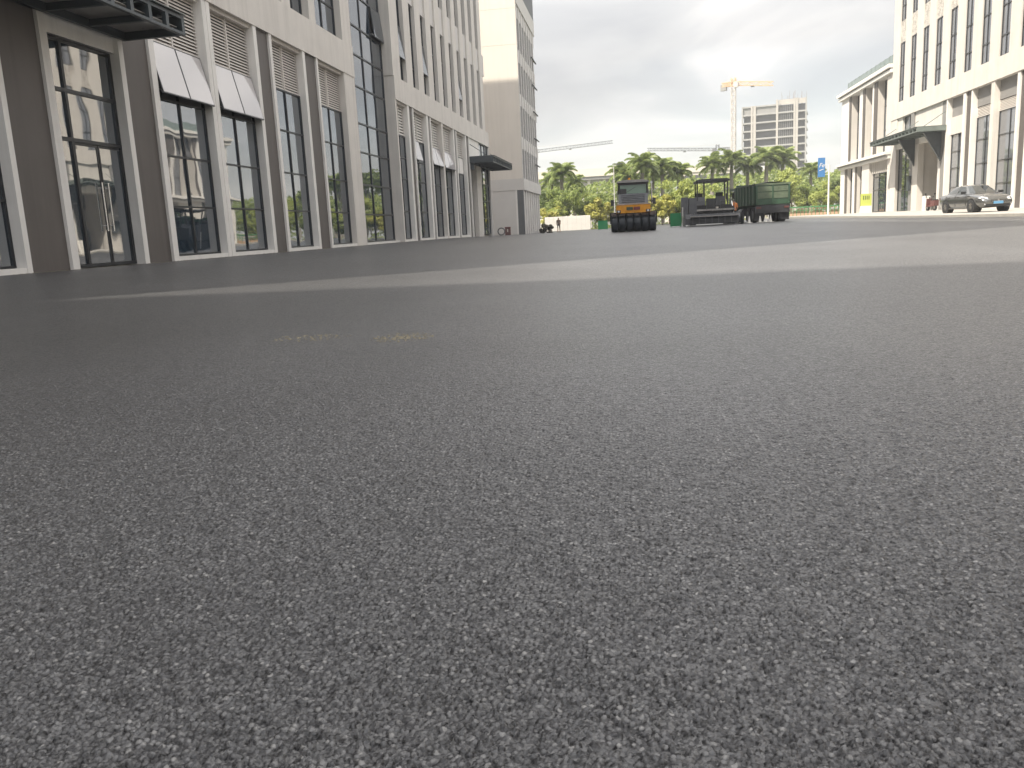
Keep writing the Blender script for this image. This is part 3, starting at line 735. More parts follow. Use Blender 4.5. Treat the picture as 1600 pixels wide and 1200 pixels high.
for k in range(22):
    x = R.uniform(2.5, TW / 2); y = R.uniform(.5, 10); mb.box(x, x + .07, y, y + .07, TH, TH + R.uniform(2.5, 5.5))
mb.build('rebar', 'rust', T)['kind'] = 'stuff'

def lattice(mb, p0, p1, w, n, r, mi=0):
    p0 = Vector(p0); p1 = Vector(p1); d = (p1 - p0); q = d.to_track_quat('Y', 'Z').to_matrix()
    cs = [q @ Vector((a * w / 2, 0, b * w / 2)) for a, b in ((-1, -1), (1, -1), (1, 1), (-1, 1))]
    for c in cs: mb.bar(p0 + c, p1 + c, r, r, mi)
    for k in range(n):
        a = p0 + d * (k / n); b = p0 + d * ((k + 1) / n)
        for j in range(4):
            c0, c1 = cs[j], cs[(j + 1) % 4]
            mb.bar(a + (c0 if k % 2 else c1), b + (c1 if k % 2 else c0), r * .7, r * .7, mi)
            mb.bar(a + c0, a + c1, r * .7, r * .7, mi)
def crane(loc, rz, H, jib, cj, w, rise, label, th=.28, jibmat='crane_orange'):
    t = thing('tower_crane', label, 'crane', loc, rz, 'tower cranes on the skyline')
    mb = MB(); lattice(mb, (0, 0, -.4), (0, 0, H), w * .8, int(H / w / .9), th * .8); mb.build('mast', 'crane_white', t)
    mb = MB(); lattice(mb, (w * .5, 0, H + .9), (jib, 0, H + .9 + rise), w * .75, int(jib / w), th * .8); mb.build('jib', jibmat, t)
    mb = MB(); lattice(mb, (-w * .5, 0, H + .9), (-cj, 0, H + .9), w * .75, 5, th); mb.build('counter_jib', jibmat, t)
    mb = MB(); mb.box(-cj - .4, -cj + 1.8, -.8, .8, H - 1.3, H + .9); mb.build('counterweight', 'shade_panel', t)
    mb = MB(); mb.box(w * .4, w * .4 + 1.6, -w * .5 - 1.4, -w * .5, H - .7, H + 1.3); mb.build('cab', 'crane_white', t)
    mb = MB(); lattice(mb, (0, 0, H), (0, 0, H + 3.2), w * .8, 2, th); mb.build('head_frame', jibmat, t)
    mb = MB(); mb.bar((0, 0, H + 3.2), (jib * .62, 0, H + 1.6 + rise * .62), th * .5); mb.bar((0, 0, H + 3.2), (-cj, 0, H + 1.2), th * .5); mb.build('tie_bar', 'crane_white', t)
    mb = MB(); mb.box(jib * .45, jib * .45 + 1.2, -.5, .5, H - .4 + rise * .45, H + .3 + rise * .45); mb.build('trolley', 'shade_panel', t)
    return t
crane((40.2, 352, 0), radians(-24), 51.5, 15.5, 4.6, 1.9, -1.9, 'pale tower crane with orange jib standing left of the unfinished tower', .26)
crane((41, 425, 0), radians(180 + 8), 32.5, 34, 6.0, 1.7, 1.6, 'low grey tower crane with long thin jib just behind the palms', .20, 'machine_mid')
crane((-48, 420, 0), radians(-4), 36.5, 39, 8, 1.7, 2.0, 'far tower crane whose thin jib shows right of the pale office block', .17, 'machine_mid')

# far buildings between the trees
V = thing('viaduct', 'long pale elevated building seen through the gap between the palms', 'building', (-6, 250, 0))
mb = MB(); mb.box(-22, 18, 0, 12, 14.4, 16.6); mb.build('deck', 'far_white', V)
mb = MB(); mb.box(-22, 18, .3, 12, 13.5, 14.4); mb.build('shadow_course', 'shade_panel', V)
for k in range(9):
    mb = MB(); mb.box(-21 + k * 4.6, -20.2 + k * 4.6, 1, 11, -.4, 13.5); mb.build('column', 'far_white', V)
mb = MB(); mb.box(-22, 18, 2.5, 11, -.4, 13.5); mb.build('wall', 'grey_wall', V)
V = thing('low_building', 'flat roofed grey building with dark window band peeping above the trees', 'building', (20.5, 262, 0))
mb = MB(); mb.box(-5.5, 9, .3, 14, -.4, 14.6); mb.build('wall', 'far_white', V)
mb = MB(); mb.box(-5.8, 9.3, 0, 14.3, 14.6, 16.2); mb.build('roof', 'far_white', V)
for z in (4, 8, 12): 
    mb = MB(); mb.box(-5, 8.5, .24, .3, z, z + 1.7); mb.build('window_band', 'deep', V)

# ------------------------------------------------------------------ vegetation
def crown_mesh(name, n, rad, sq, leaf, clumps, mat, seed, lift=0.):
    rg = random.Random(seed); mb = MB(); cs = []
    for k in range(clumps):
        while True:
            p = Vector((rg.uniform(-1, 1), rg.uniform(-1, 1), rg.uniform(-1, 1)))
            if .25 < p.length < .95: break
        cs.append((Vector((p.x * rad, p.y * rad, p.z * rad * sq + lift)), rg.uniform(.22, .40) * rad))
    for i in range(n):
        c, rr = cs[rg.randrange(clumps)]
        d = Vector((rg.gauss(0, 1), rg.gauss(0, 1), rg.gauss(0, 1))).normalized() * rr * (rg.random() ** .4)
        d.z *= .75; p = c + d
        nrm = (d.normalized() + Vector((rg.gauss(0, .6), rg.gauss(0, .6), rg.gauss(.3, .6)))).normalized()
        a = nrm.orthogonal().normalized(); a.rotate(Quaternion(nrm, rg.uniform(0, 6.28))); b = nrm.cross(a)
        s = leaf * rg.uniform(.6, 1.3)
        mb.add([p - a * s, p - b * s * .45 , p + a * s, p + b * s * .45], [(0, 1, 2, 3)])
    me = bpy.data.meshes.new(name); me.from_pydata(mb.v, [], mb.f); me.materials.append(M[mat]); return me
def trunk_mesh(name, h, r, seed, crown_r, mat='bark'):
    rg = random.Random(seed); mb = MB(); p = Vector((0, 0, -.4)); rr = r
    for k in range(4):
        q = Vector((rg.uniform(-.12, .12), rg.uniform(-.12, .12), h * (k + 1) / 4)); mb.cyl(p, q, rr, rr * .85, 8, caps=False); p = q; rr *= .85
    for k in range(6):
        a = rg.uniform(0, 6.28); q = p + Vector((cos(a) * crown_r * .55, sin(a) * crown_r * .55, crown_r * rg.uniform(.1, .6))); mb.cyl(p - Vector((0, 0, h * .15 * rg.random())), q, rr * .6, rr * .15, 6, caps=False)
    me = bpy.data.meshes.new(name); me.from_pydata(mb.v, [], mb.f); me.materials.append(M[mat]); me.polygons.foreach_set('use_smooth', [True] * len(me.polygons)); return me
CR = [crown_mesh('crown', 4200, 2.6, .72, .20, 26, 'leaf', 1), crown_mesh('crown', 4200, 2.6, .8, .20, 24, 'leaf_bright', 2), crown_mesh('crown', 3600, 2.4, .85, .20, 22, 'leaf_bright', 3),
      crown_mesh('crown', 2600, 1.3, .95, .14, 16, 'leaf_yellow', 4), crown_mesh('crown', 4600, 3.0, .75, .23, 28, 'leaf_dark', 5), crown_mesh('crown', 1800, .9, .8, .12, 14, 'leaf_brown', 6)]
TR = [trunk_mesh('trunk', 2.6, .16, 1, 2.4), trunk_mesh('trunk', 2.3, .15, 2, 2.4), trunk_mesh('trunk', 2.2, .15, 3, 2.2), trunk_mesh('trunk', .8, .07, 4, 1.1), trunk_mesh('trunk', 3.0, .2, 5, 2.8), trunk_mesh('trunk', .25, .05, 6, .7)]
CZ = [3.9, 3.7, 3.5, 1.7, 4.5, .62]
def tree(kind, x, y, label, s=1., rz=None, z=-.1, name='tree', cat='tree', group=None, sz=1.):
    t = thing(name, label, cat, (x, y, z), R.uniform(0, 6.28) if rz is None else rz, group); t.scale = (s, s, s * sz)
    link('trunk', TR[kind], t); c = link('crown', CR[kind], t); c.location.z = CZ[kind]
    return t
def at(px, Y):     # world x on the plane y=Y for a column of the photograph at horizon height
    y_ = 348 - .05 * (px - 990)
    u, v = (px - 800), (y_ - 600); c, s = cos(ROLL), sin(ROLL); u2, v2 = u * c - v * s, u * s + v * c
    d = Vector((u2, cos(PITCH) * F_PX - sin(PITCH) * v2, 0)); 
    d.rotate(Matrix.Rotation(YAW, 3, 'Z')); return d.x / d.y * Y
TREEG = 'round trees behind the plaza'
for kind, px, Y, s, sz, lab in (
    (0, 888, 138, 1.27, 1.0, 'broad mid green tree above the left half of the white hoarding'),
    (1, 872, 135, .85, .9, 'small fresh green tree low beside the pale block corner'),
    (1, 916, 141, 1.10, .9, 'pale fresh green tree in the gap between the hoarding and the roller'),
    (0, 940, 138, 1.10, .9, 'mid green tree behind the golden bush left of the roller'),
    (1, 1047, 112, 1.0, .95, 'bright yellow green tree just right of the roller cab'),
    (2, 1080, 110, .98, 1.0, 'fresh green round tree behind the left end of the paver'),
    (1, 1113, 113, .92, .9, 'fresh green tree seen through the open paver canopy'),
    (2, 1143, 115, .8, .95, 'low bright tree between the paver and the dump truck'),
    (0, 1190, 118, .9, .9, 'green tree mostly hidden behind the dump truck bed'),
    (2, 1236, 112, .98, 1.12, 'tall bright green tree at the right end of the dump truck'),
    (0, 1263, 116, .86, .95, 'rounded green tree left of the blue banner pole'),
    (1, 1290, 112, .80, .95, 'fresh green tree right behind the blue banner pole'),
    (4, 1312, 120, .85, .95, 'dark green tree touching the corner of the cream annex'),
    (4, 1000, 125, .85, .95, 'dark tree hidden behind the roller cab'),
    (4, 1020, 122, .8, .9, 'dark green tree low between roller and bright tree'),
    (4, 860, 144, 1.08, .9, 'dark tree at the far left edge of the greenery')):
    tree(kind, at(px, Y), Y, lab, s, group=TREEG, sz=sz)
for px, Y, s, lab in ((862, 133.5, 1.36, 'golden leaved shrub above the left end of the white hoarding'), (931, 133.5, 1.7, 'golden leaved bush at the right end of the white hoarding'),
                      (1035, 108.5, 1.45, 'golden leaved bush between the roller and the green barrier'), (1003, 112, 1.0, 'golden shrub hidden low behind the roller'), (945, 134, 1.2, 'small yellowing shrub left of the roller')):
    tree(3, at(px, Y), Y, lab, s, name='shrub', cat='shrub', group='golden shrubs', z=-.15)
tree(5, at(856, 98), 98, 'low dark brown shrub beside the left end of the white hoarding', 1.0, name='shrub', cat='shrub', z=-.45)
for px, Y, s, lab in ((1075, 103, .95, 'low dark green bush left of the paver'), (1248, 113.5, .9, 'low bush behind the green fence right of the truck'), (1275, 113.5, .85, 'low bush behind the middle of the green fence'), (1300, 113.5, .85, 'low bush behind the right end of the green fence')):
    t = tree(0, at(px, Y), Y, lab, .42 * s, name='bush', cat='bush', group='low green bushes', z=-.9)
# far woodland strip closing the view
mbw = MB(); rg = random.Random(77)
for i in range(26000):
    x = rg.uniform(-60, 75); y = rg.uniform(160, 178); h = 8.2 + 2.6 * mnoise.noise((x * .13, 0, 3)) + 1.2 * mnoise.noise((x * .5, y * .3, 1))
    z = rg.uniform(-.4, 1) * 1.0 * h if rg.random() < .35 else h * (1 - rg.random() ** 2 * .6)
    s = rg.uniform(.25, .5); nrm = Vector((rg.gauss(0, .7), rg.gauss(-.5, .7), rg.gauss(.5, .7))).normalized(); a = nrm.orthogonal().normalized(); b = nrm.cross(a); p = Vector((x, y, z))
    mbw.add([p - a * s, p - b * s * .6, p + a * s, p + b * s * .6], [(0, 1, 2, 3)])
tag(mbw.build('woodland', 'leaf', fixn=False), kind='stuff', label='dark green woodland strip closing the view behind the palms', cat='woodland')
# grass strip beyond the crossing street
mb = MB(); rg = random.Random(5)
for i in range(14000):
    x = rg.uniform(-30, 45); y = rg.uniform(131.5, 137) if x < 14 else rg.uniform(108, 112)
    if x > 14 and x < 48 and y < 109.5: continue
    z = -.5 if y > 134 else zg(x, y); h = rg.uniform(.08, .3); a = rg.uniform(0, 6.28); w = .03
    mb.add([(x - cos(a) * w, y - sin(a) * w, z), (x + cos(a) * w, y + sin(a) * w, z), (x + rg.uniform(-.1, .1), y + rg.uniform(-.1, .1), z + h)], [(0, 1, 2)])
tag(mb.build('grass', 'leaf_bright', fixn=False), kind='stuff', label='strip of rough grass under the trees', cat='grass')

# palms: trunk, crown shaft and fronds
def frond_mesh(seed):
    rg = random.Random(seed); mb = MB(); L = 2.6; n = 11; pts = []
    el0 = 1.2; p = Vector((0, 0, 0)); ang = el0
    for k in range(n + 1):
        pts.append(p.copy()); ang -= .15 + .008 * k; p = p + Vector((cos(ang), 0, sin(ang))) * L / n
    for k in range(n):
        mb.bar(pts[k], pts[k + 1], .05 * (1 - k / n) + .012)
        for s in (-1, 1):
            for j in range(2):
                q = pts[k].lerp(pts[k + 1], j / 2)
                ll = .72 * sin(pi * min(1, (k + .8) / (n + .6))) ** .6 + .1
                tip = q + Vector((.25 * ll, s * ll * .85, -.42 * ll + rg.uniform(-.1, .08)))
                w = Vector((.085, 0, .02))
                mb.add([q - w, q + w, q.lerp(tip, .55) + w * 1.2 + Vector((0, 0, .07)), tip], [(0, 1, 2, 3)])
    me = bpy.data.meshes.new('frond'); me.from_pydata(mb.v, [], mb.f); me.materials.append(M['frond']); return me
FR = [frond_mesh(k) for k in range(3)]
def ptrunk(seed, h):
    mb = MB(); k = 8
    for i in range(k):
        a, b = h * i / k, h * (i + 1) / k; ra = .21 + .05 * sin(pi * i / k); rb = .21 + .05 * sin(pi * (i + 1) / k)
        mb.cyl((0, 0, a - (.4 if i == 0 else 0)), (0, 0, b), ra, rb, 9, caps=False)
    me = bpy.data.meshes.new('trunk'); me.from_pydata(mb.v, [], mb.f); me.materials.append(M['palm_trunk']); me.polygons.foreach_set('use_smooth', [True] * len(me.polygons)); return me
PT = ptrunk(1, 6.6)
mb = MB(); mb.cyl((0, 0, 6.6), (0, 0, 7.5), .20, .10, 9); me_sh = bpy.data.meshes.new('crown_shaft'); me_sh.from_pydata(mb.v, [], mb.f); me_sh.materials.append(M['leaf'])
def palm(px, Y, top, label):
    """top: height of the frond tips"""
    s = top / 9.1
    t = thing('palm_tree', label, 'palm tree', (at(px, Y), Y, -.1), R.uniform(0, 6), 'palms behind the plaza'); t.scale = (s * 1.05, s * 1.05, s)
    link('trunk', PT, t); link('crown_shaft', me_sh, t)
    for k in range(24):
        fr = link('frond', FR[k % 3], t); fr.location = (0, 0, 7.35)
        lay = k / 24; fr.rotation_euler = (0, .95 * (lay - .42) * 1.75 + R.uniform(-.12, .12), k * 2.399 + R.uniform(-.2, .2)); q = R.uniform(.85, 1.1); fr.scale = (q, q, q)
for px, Y, top, lab in ((880, 141, 11.3, 'broad palm at the left end of the row above the hoarding'), (865, 150, 10.2, 'palm half hidden behind the leftmost broad palm'), (899, 147, 9.4, 'shorter palm just right of the leftmost broad palm'),
    (974, 138, 10.4, 'palm above the left edge of the roller cab'), (985, 136, 9.3, 'slim palm behind the roller roof'), (1005, 130, 10.9, 'tallest bright palm above the roller cab'), (1021, 138, 9.9, 'palm leaning out of the cluster right of the roller'),
    (1036, 134, 10.6, 'palm in the middle of the cluster right of the roller'), (1061, 136, 9.6, 'rounded palm at the right end of the middle cluster'), (1113, 138, 10.6, 'palm above the left post of the paver canopy'),
    (1143, 140, 11.4, 'palm standing under the pale tower crane mast'), (1168, 142, 10.4, 'palm between the crane mast and the unfinished tower'), (1197, 140, 11.6, 'palm in front of the middle of the unfinished tower'),
    (1222, 142, 11.2, 'palm in front of the right part of the unfinished tower'), (1266, 138, 8.6, 'small palm between the tower and the blue banner')):
    palm(px, Y, top, lab)

# ------------------------------------------------------------------ hoarding, fences, barriers, poles
H = thing('hoarding', 'white corrugated sheet hoarding behind the walking person', 'hoarding', (at(887, 131), 131, -.45))
wd = 7.1
for k in range(10):
    mb = MB(); x0 = -wd / 2 + k * wd / 10; ncor = 5
    pts = []
    for j in range(ncor):
        a = x0 + (wd / 10 - .01) * j / ncor; b = (wd / 10 - .01) / ncor
        pts += [(a, 0), (a + b * .4, 0), (a + b * .5, .05), (a + b * .9, .05)]
    pts.append((x0 + wd / 10 - .01, 0)); q = [(p[0], p[1] + .02) for p in pts][::-1]
    vs = pts; z1 = 2.42 + R.uniform(-.01, .01)
    nn = len(pts)
    mb.add([(p[0], p[1], 0) for p in pts] + [(p[0], p[1], z1) for p in pts], [(i, i + 1, nn + i + 1, nn + i) for i in range(nn - 1)])
    mb.build('sheet', 'white', H)
for k in range(4):
    mb = MB(); mb.box(-wd / 2 + k * wd / 3 - .03, -wd / 2 + k * wd / 3 + .03, .08, .14, -.3, 2.35); mb.build('post', 'machine_mid', H)
mb = MB(); mb.box(-wd / 2, wd / 2, .055, .08, 1.7, 1.76); mb.build('rail', 'white', H)

FN = thing('railing_fence', 'low green and orange mesh fence in front of the trees at right', 'fence', (22, 109.5, .1))
for k in range(17):
    x = -3.6 + k * .45; mb = MB(); mb.box(x - .035, x + .035, -.035, .035, -.4, 1.35); mb.build('post', 'fence_green', FN)
for z, m_, hh in ((1.25, 'fence_green', .16), (.85, 'fence_green', .06), (.28, 'fence_orange', .45)):
    mb = MB(); mb.box(-3.8, 4.2, -.02, .02, z - hh / 2, z + hh / 2); mb.build('rail', m_, FN)
mb = MB()
for k in range(60):
    x = -3.8 + k * .133; mb.box(x, x + .025, -.01, .01, .1, 1.2)
mb.build('wires', 'fence_orange', FN)['kind'] = 'stuff'

def barrier(px, Y, w, h, z, label):
    t = thing('barrier_panel', label, 'barrier', (at(px, Y), Y, z), 0, 'green sheet barriers')
    mb = MB(); mb.box(-w / 2 + .03, w / 2 - .03, -.02, .02, .1, h - .03); mb.build('sheet', 'bin_green', t)
    mb = MB()
    mb.box(-w / 2, -w / 2 + .03, -.03, .03, .0, h); mb.box(w / 2 - .03, w / 2, -.03, .03, 0, h); mb.box(-w / 2 + .03, w / 2 - .03, -.03, .03, h - .03, h); mb.box(-w / 2 + .03, w / 2 - .03, -.03, .03, .07, .1)
    mb.build('frame', 'bin_green', t)
    for s in (-1, 1):
        mb = MB(); mb.box(s * w / 2 * .8 - .03, s * w / 2 * .8 + .03, -.25, .25, 0, .05); mb.build('foot', 'machine_mid', t)
barrier(1056, 62, .80, 1.0, zg(3, 62) - .02, 'solid green sheet barrier between the golden bush and the paver')
barrier(942, 92, 1.05, 1.0, zg(-3, 92), 'smaller green sheet barrier left of the roller')

def lamp_post(px, Y, h, label, arm):
    t = thing('street_lamp', label, 'street lamp', (at(px, Y), Y, -.2))
    mb = MB(); mb.cyl((0, 0, -.2), (0, 0, h), .07, .045, 8); mb.build('pole', 'lampwhite', t)
    mb = MB(); mb.bar((0, 0, h - .05), (arm, 0, h + .15), .05); mb.build('arm', 'lampwhite', t)
    mb = MB(); mb.prism([(arm - .05, h + .1), (arm + (.75 if arm > 0 else -.75), h + .22), (arm + (.75 if arm > 0 else -.75), h + .28), (arm - .05, h + .24)], 'y', -.13, .13); mb.build('lamp_head', 'machine_mid', t)
lamp_post(961, 105, 7.6, 'slim street lamp left of the roller with its head over the palms', .4)
B = thing('banner_pole', 'white pole carrying a blue banner beside the green fence', 'banner', (at(1294, 95), 95, .25))
mb = MB(); mb.cyl((0, 0, -.2), (0, 0, 5.3), .11, .085, 10); mb.build('pole', 'lampwhite', B)
bn = MB(); bn.box(-1.15, -.42, -.03, .03, 4.05, 6.05); bn = bn.build('banner', 'blue', B)
mb = MB(); mb.bar((0, 0, 5.25), (-1.15, 0, 5.6), .05); mb.bar((0, 0, 4.3), (-.5, 0, 4.3), .05); mb.build('bracket', 'lampwhite', B)
def text_obj(body, size, loc, rot, mat, parent, name='lettering', shear=0., ext=.004):
    cu = bpy.data.curves.new(name, 'FONT'); cu.body = body; cu.size = size; cu.extrude = ext; cu.align_x = 'CENTER'; cu.align_y = 'CENTER'; cu.shear = shear
    o = bpy.data.objects.new(name, cu); C.objects.link(o); dg = bpy.context.evaluated_depsgraph_get(); dg.update()
    me = bpy.data.meshes.new_from_object(o.evaluated_get(dg)); C.objects.unlink(o); bpy.data.objects.remove(o); bpy.data.curves.remove(cu)
    me.name = name; me.materials.clear(); me.materials.append(M[mat]); o = link(name, me, parent); o.location = loc; o.rotation_euler = rot
    return o
text_obj('Fe', .62, (-.79, -.036, 5.25), (pi / 2, 0, 0), 'lampwhite', bn, shear=.3)
mb = MB(); mb.bar((-1.0, -.036, 4.72), (-.58, -.036, 4.86), .012, .07); mb.build('emblem_stroke', 'lampwhite', bn)

# small things along the facades
t = thing('notice_board', 'lime green notice board on a pale base by the annex entrance', 'sign', (24.2, 93.3, zp(93)))
mb = MB(); mb.box(-.55, .55, -.03, .03, .72, 1.95); bd = mb.build('board', 'lime', t)
mb = MB()
for k in range(4): mb.box(-.3 + k * .18, -.22 + k * .18, -.037, -.03, 1.35, 1.75)
mb.build('print', 'green_mark', bd)
mb = MB(); mb.prism([(-.55, 0), (.55, 0), (.5, .7), (-.5, .7)], 'y', -.25, .25); mb.build('base', 'white', t)
for k, (px, lab) in enumerate(((1440, 'left one of the two white upright rolls in the dark entrance recess'), (1446.5, 'right one of the two white upright rolls in the dark entrance recess'))):
    t = thing('sheet_roll', lab, 'roll', (at(px, 73.2) + .2, 73.2, zp(73)), 0, 'white rolls in the entrance')
    mb = MB(); mb.cyl((0, 0, 0), (0, 0, 1.15), .17, .17, 14); mb.build('wrap', 'white', t); mb = MB(); mb.cyl((0, 0, 1.15), (0, 0, 1.19), .10, .10, 12); mb.build('core_tube', 'concrete', t)
t = thing('scooter', 'dark red scooter parked at the entrance recess beside the white rolls', 'scooter', (23.1, 70.2, zp(70)), radians(8))
for y in (-.55, .55):
    mb = MB(); k = 14
    mb.cyl((-.06, y, .25), (.06, y, .25), .25, .25, 14); w = mb.build('wheel', 'rubber', t); mb = MB(); mb.cyl((-.065, y, .25), (.065, y, .25), .13, .13, 12); mb.build('rim', 'alloy', w)
mb = MB(); mb.prism([(-.75, .35), (-.2, .32), (.35, .3), (.4, .38), (-.1, .42), (-.15, .75), (-.8, .78)], 'x', -.17, .17); mb.build('body', 'dark_red', t)
mb = MB(); mb.prism([(.32, .3), (.5, .3), (.42, .95), (.32, .95)], 'x', -.2, .2); mb.build('front_shield', 'dark_red', t)
mb = MB(); mb.box(-.14, .14, -.75, -.12, .78, .86); mb.build('seat', 'rubber', t)
mb = MB(); mb.bar((-.34, .3, 1.05), (.34, .3, 1.05), .04); mb.bar((0, .36, .9), (0, .3, 1.06), .05); mb.build('handlebar', 'trim_black', t)
for s in (-1, 1):
    mb = MB(); mb.bar((s * .28, .3, 1.05), (s * .36, .28, 1.26), .02); mb.box(s * .36 - .06, s * .36 + .06, .26, .29, 1.24, 1.34); mb.build('mirror', 'trim_black', t)
t = thing('red_box', 'small dark red box standing at the foot of the pale end block', 'box', (-13.3, 88.8, zg(-13, 88)))
mb = MB(); mb.box(-.28, .28, -.2, .2, .04, .82); b_ = mb.build('body', 'dark_red', t); mb = MB(); mb.box(-.31, .31, -.23, .23, .82, .88); mb.build('lid', 'red_mark', t)
mb = MB(); mb.box(-.30, .30, -.22, .22, -.1, .04); mb.build('base', 'machine_mid', t); mb = MB(); mb.box(-.06, .06, -.215, -.2, .35, .65); mb.build('label', 'cloth_white', b_)
t = thing('hose_coil', 'grey coiled hose leaning beside the glazed corner of the long cream block', 'hose', (-13.5, 85.5, zg(-13, 85)))
mb = MB()
for rr, yy_ in ((.38, 0), (.33, .05), (.36, -.05)):
    for k in range(16):
        a, b = 2 * pi * k / 16, 2 * pi * (k + 1) / 16; mb.cyl((cos(a) * rr, yy_, .42 + sin(a) * rr), (cos(b) * rr, yy_, .42 + sin(b) * rr), .035, .035, 6, caps=False)
mb.build('hose', 'machine_mid', t)

# ------------------------------------------------------------------ wheels
def wheel(parent, c, rad, w, axis='y', tyre='rubber', rim='alloy', spokes=0, lug=0, name='wheel'):
    """c: centre; axis x or y; tyre with rounded shoulders, rim as child"""
    def P(a, r, o):
        u, v = cos(a) * r, sin(a) * r
        return (c[0] + u, c[1] + o, c[2] + v) if axis == 'y' else (c[0] + o, c[1] + u, c[2] + v)
    n = 22; prof = [(rad * .60, -w / 2 + .01), (rad * .90, -w / 2), (rad * .98, -w * .38), (rad, -w * .2), (rad, w * .2), (rad * .98, w * .38), (rad * .90, w / 2), (rad * .60, w / 2 - .01)]
    mb = MB(); vs = [P(2 * pi * i / n, r_, o) for i in range(n) for r_, o in prof]; m = len(prof)
    mb.add(vs, [(i * m + j, i * m + j + 1, ((i + 1) % n) * m + j + 1, ((i + 1) % n) * m + j) for i in range(n) for j in range(m - 1)], 0, True)
    t = mb.build(name, tyre, parent)
    mb = MB(); a = P(0, 0, -w * .40); b = P(0, 0, w * .40); mb.cyl(a, b, rad * .61, rad * .61, 18, 0)
    for k in range(spokes):
        an = 2 * pi * k / spokes
        for o in (-w * .42, w * .42): mb.bar(P(an, .03, o), P(an, rad * .56, o), .05 * rad / .32, .02)
    mb.build('rim', rim, t)
    return t

# ------------------------------------------------------------------ grey sedan parked on the pavement
def sedan(loc, rz):
    t = thing('parked_car', 'dusty grey sedan with a blue number plate parked on the pavement by the sunlit office', 'car', loc, rz)
    st = [(-2.36, .66, .40, .74, .78), (-2.28, .80, .28, .88, .95), (-2.0, .865, .22, .96, 1.04), (-1.5, .895, .20, .985, 1.06), (-.7, .905, .19, .965, 1.02), (.2, .905, .19, .94, 1.0), (.85, .90, .19, .925, 1.0), (1.3, .89, .20, .885, .965), (1.75, .87, .21, .82, .895), (2.08, .83, .23, .74, .80), (2.26, .76, .27, .65, .70), (2.37, .62, .34, .56, .60)]
    def sec(s):
        x, hw, zb, be, tp = s
        h = [(0, zb), (hw * .82, zb), (hw * .96, zb + .10), (hw * .995, zb + .28 * (be - zb) + .05), (hw, zb + .62 * (be - zb)), (hw * .975, be - .05), (hw * .90, be), (hw * .5, (be + tp) / 2 + .02), (0, tp)]
        return [(x, y, z) for y, z in h] + [(x, -y, z) for y, z in h[-2:0:-1]]
    # refine stations
    fine = []
    for k in range(len(st) - 1):
        p0, p1, p2, p3 = st[max(0, k - 1)], st[k], st[k + 1], st[min(len(st) - 1, k + 2)]
        for q in range(3):
            u = q / 3; fine.append(tuple(.5 * ((2 * b) + (-a + c) * u + (2 * a - 5 * b + 4 * c - d) * u * u + (-a + 3 * b - 3 * c + d) * u ** 3) for a, b, c, d in zip(p0, p1, p2, p3)))
    fine.append(st[-1])
    mb = MB(); m = 16; vs = [v for s in fine for v in sec(s)]; n = len(fine)
    mb.add(vs, [(i * m + j, i * m + (j + 1) % m, (i + 1) * m + (j + 1) % m, (i + 1) * m + j) for i in range(n - 1) for j in range(m)] + [list(range(m)), list(range((n - 1) * m, n * m))[::-1]], 0, True)
    body = mb.build('body', 'sedan', t)
    # greenhouse
    base = [(1.15, .0, .99), (1.08, .50, .975), (.82, .80, .945), (-.35, .835, .965), (-1.50, .80, .985), (-1.85, .48, 1.03), (-1.90, 0, 1.04)]
    roof = [(.36, .0, 1.415), (.33, .36, 1.405), (.20, .565, 1.375), (-.40, .60, 1.405), (-.95, .565, 1.375), (-1.12, .36, 1.385), (-1.15, 0, 1.395)]
    def full(r): return r + [(x, -y, z) for x, y, z in r[-2:0:-1]]
    B, Rf = full(base), full(roof); k = len(B); mb = MB()
    mb.add(B + Rf, [(i, (i + 1) % k, k + (i + 1) % k, k + i) for i in range(k)], 0, False)
    mid = [(x * .8 - .07, y * .6, z + .03) for x, y, z in Rf]; mb.add(Rf + mid + [(-.4, 0, 1.455)], [(i, (i + 1) % k, k + (i + 1) % k, k + i) for i in range(k)] + [(k + i, k + (i + 1) % k, 2 * k) for i in range(k)], 0, True)
    mb.build('cabin', 'sedan', t)
    def pane(quads, name, mat='carglass', push=.008):
        p = MB()
        for a, b, c_, d in quads:
            A, Bv, Cc, D = map(Vector, (a, b, c_, d)); nn = (Bv - A).cross(D - A).normalized()
            cen = (A + Bv + Cc + D) / 4
            if nn.dot(cen - Vector((-.4, 0, .9))) < 0: nn = -nn
            q = [v + nn * push for v in (A, Bv, Cc, D)]; p.add(q + [v - nn * .02 for v in q], [(0, 1, 2, 3), (7, 6, 5, 4), (0, 4, 5, 1), (1, 5, 6, 2), (2, 6, 7, 3), (3, 7, 4, 0)])
        return p.build(name, mat, t)
    def ins(i0, i1, s0=.06, s1=.94, t0=.10, t1=.90):
        a, b, c_, d = map(Vector, (B[i0], B[i1], Rf[i1], Rf[i0]))
        L = lambda u, v: a.lerp(b, u).lerp(d.lerp(c_, u), v)
        return (L(s0, t0), L(s1, t0), L(s1, t1), L(s0, t1))
    pane([ins(0, 1, 0, 1), ins(1, 2, 0, .72), ins(k - 1, 0, 0, 1), ins(k - 2, k - 1, .28, 1)], 'windscreen')
    pane([ins(5, 6, 0, 1), ins(6, 7, 0, 1), ins(4, 5, .35, 1), ins(7, 8, 0, .65)], 'rear_window')
    for i0, i1 in ((2, 3), (3, 4), (8, 9), (9, 10)): pane([ins(i0, i1, .08, .92, .10, .86)], 'side_window')
    for sx, sn in ((1.42, 1), (-1.36, 1), (1.42, -1), (-1.36, -1)):
        mb = MB(); c0 = (sx, sn * .60, .33); mb.cyl(c0, (sx, sn * .912, .34), .385, .385, 24, 0); mb.build('wheel_arch', 'trim_black', t)
        wheel(t, (sx, sn * .82, .32), .32, .205, 'y', spokes=10)
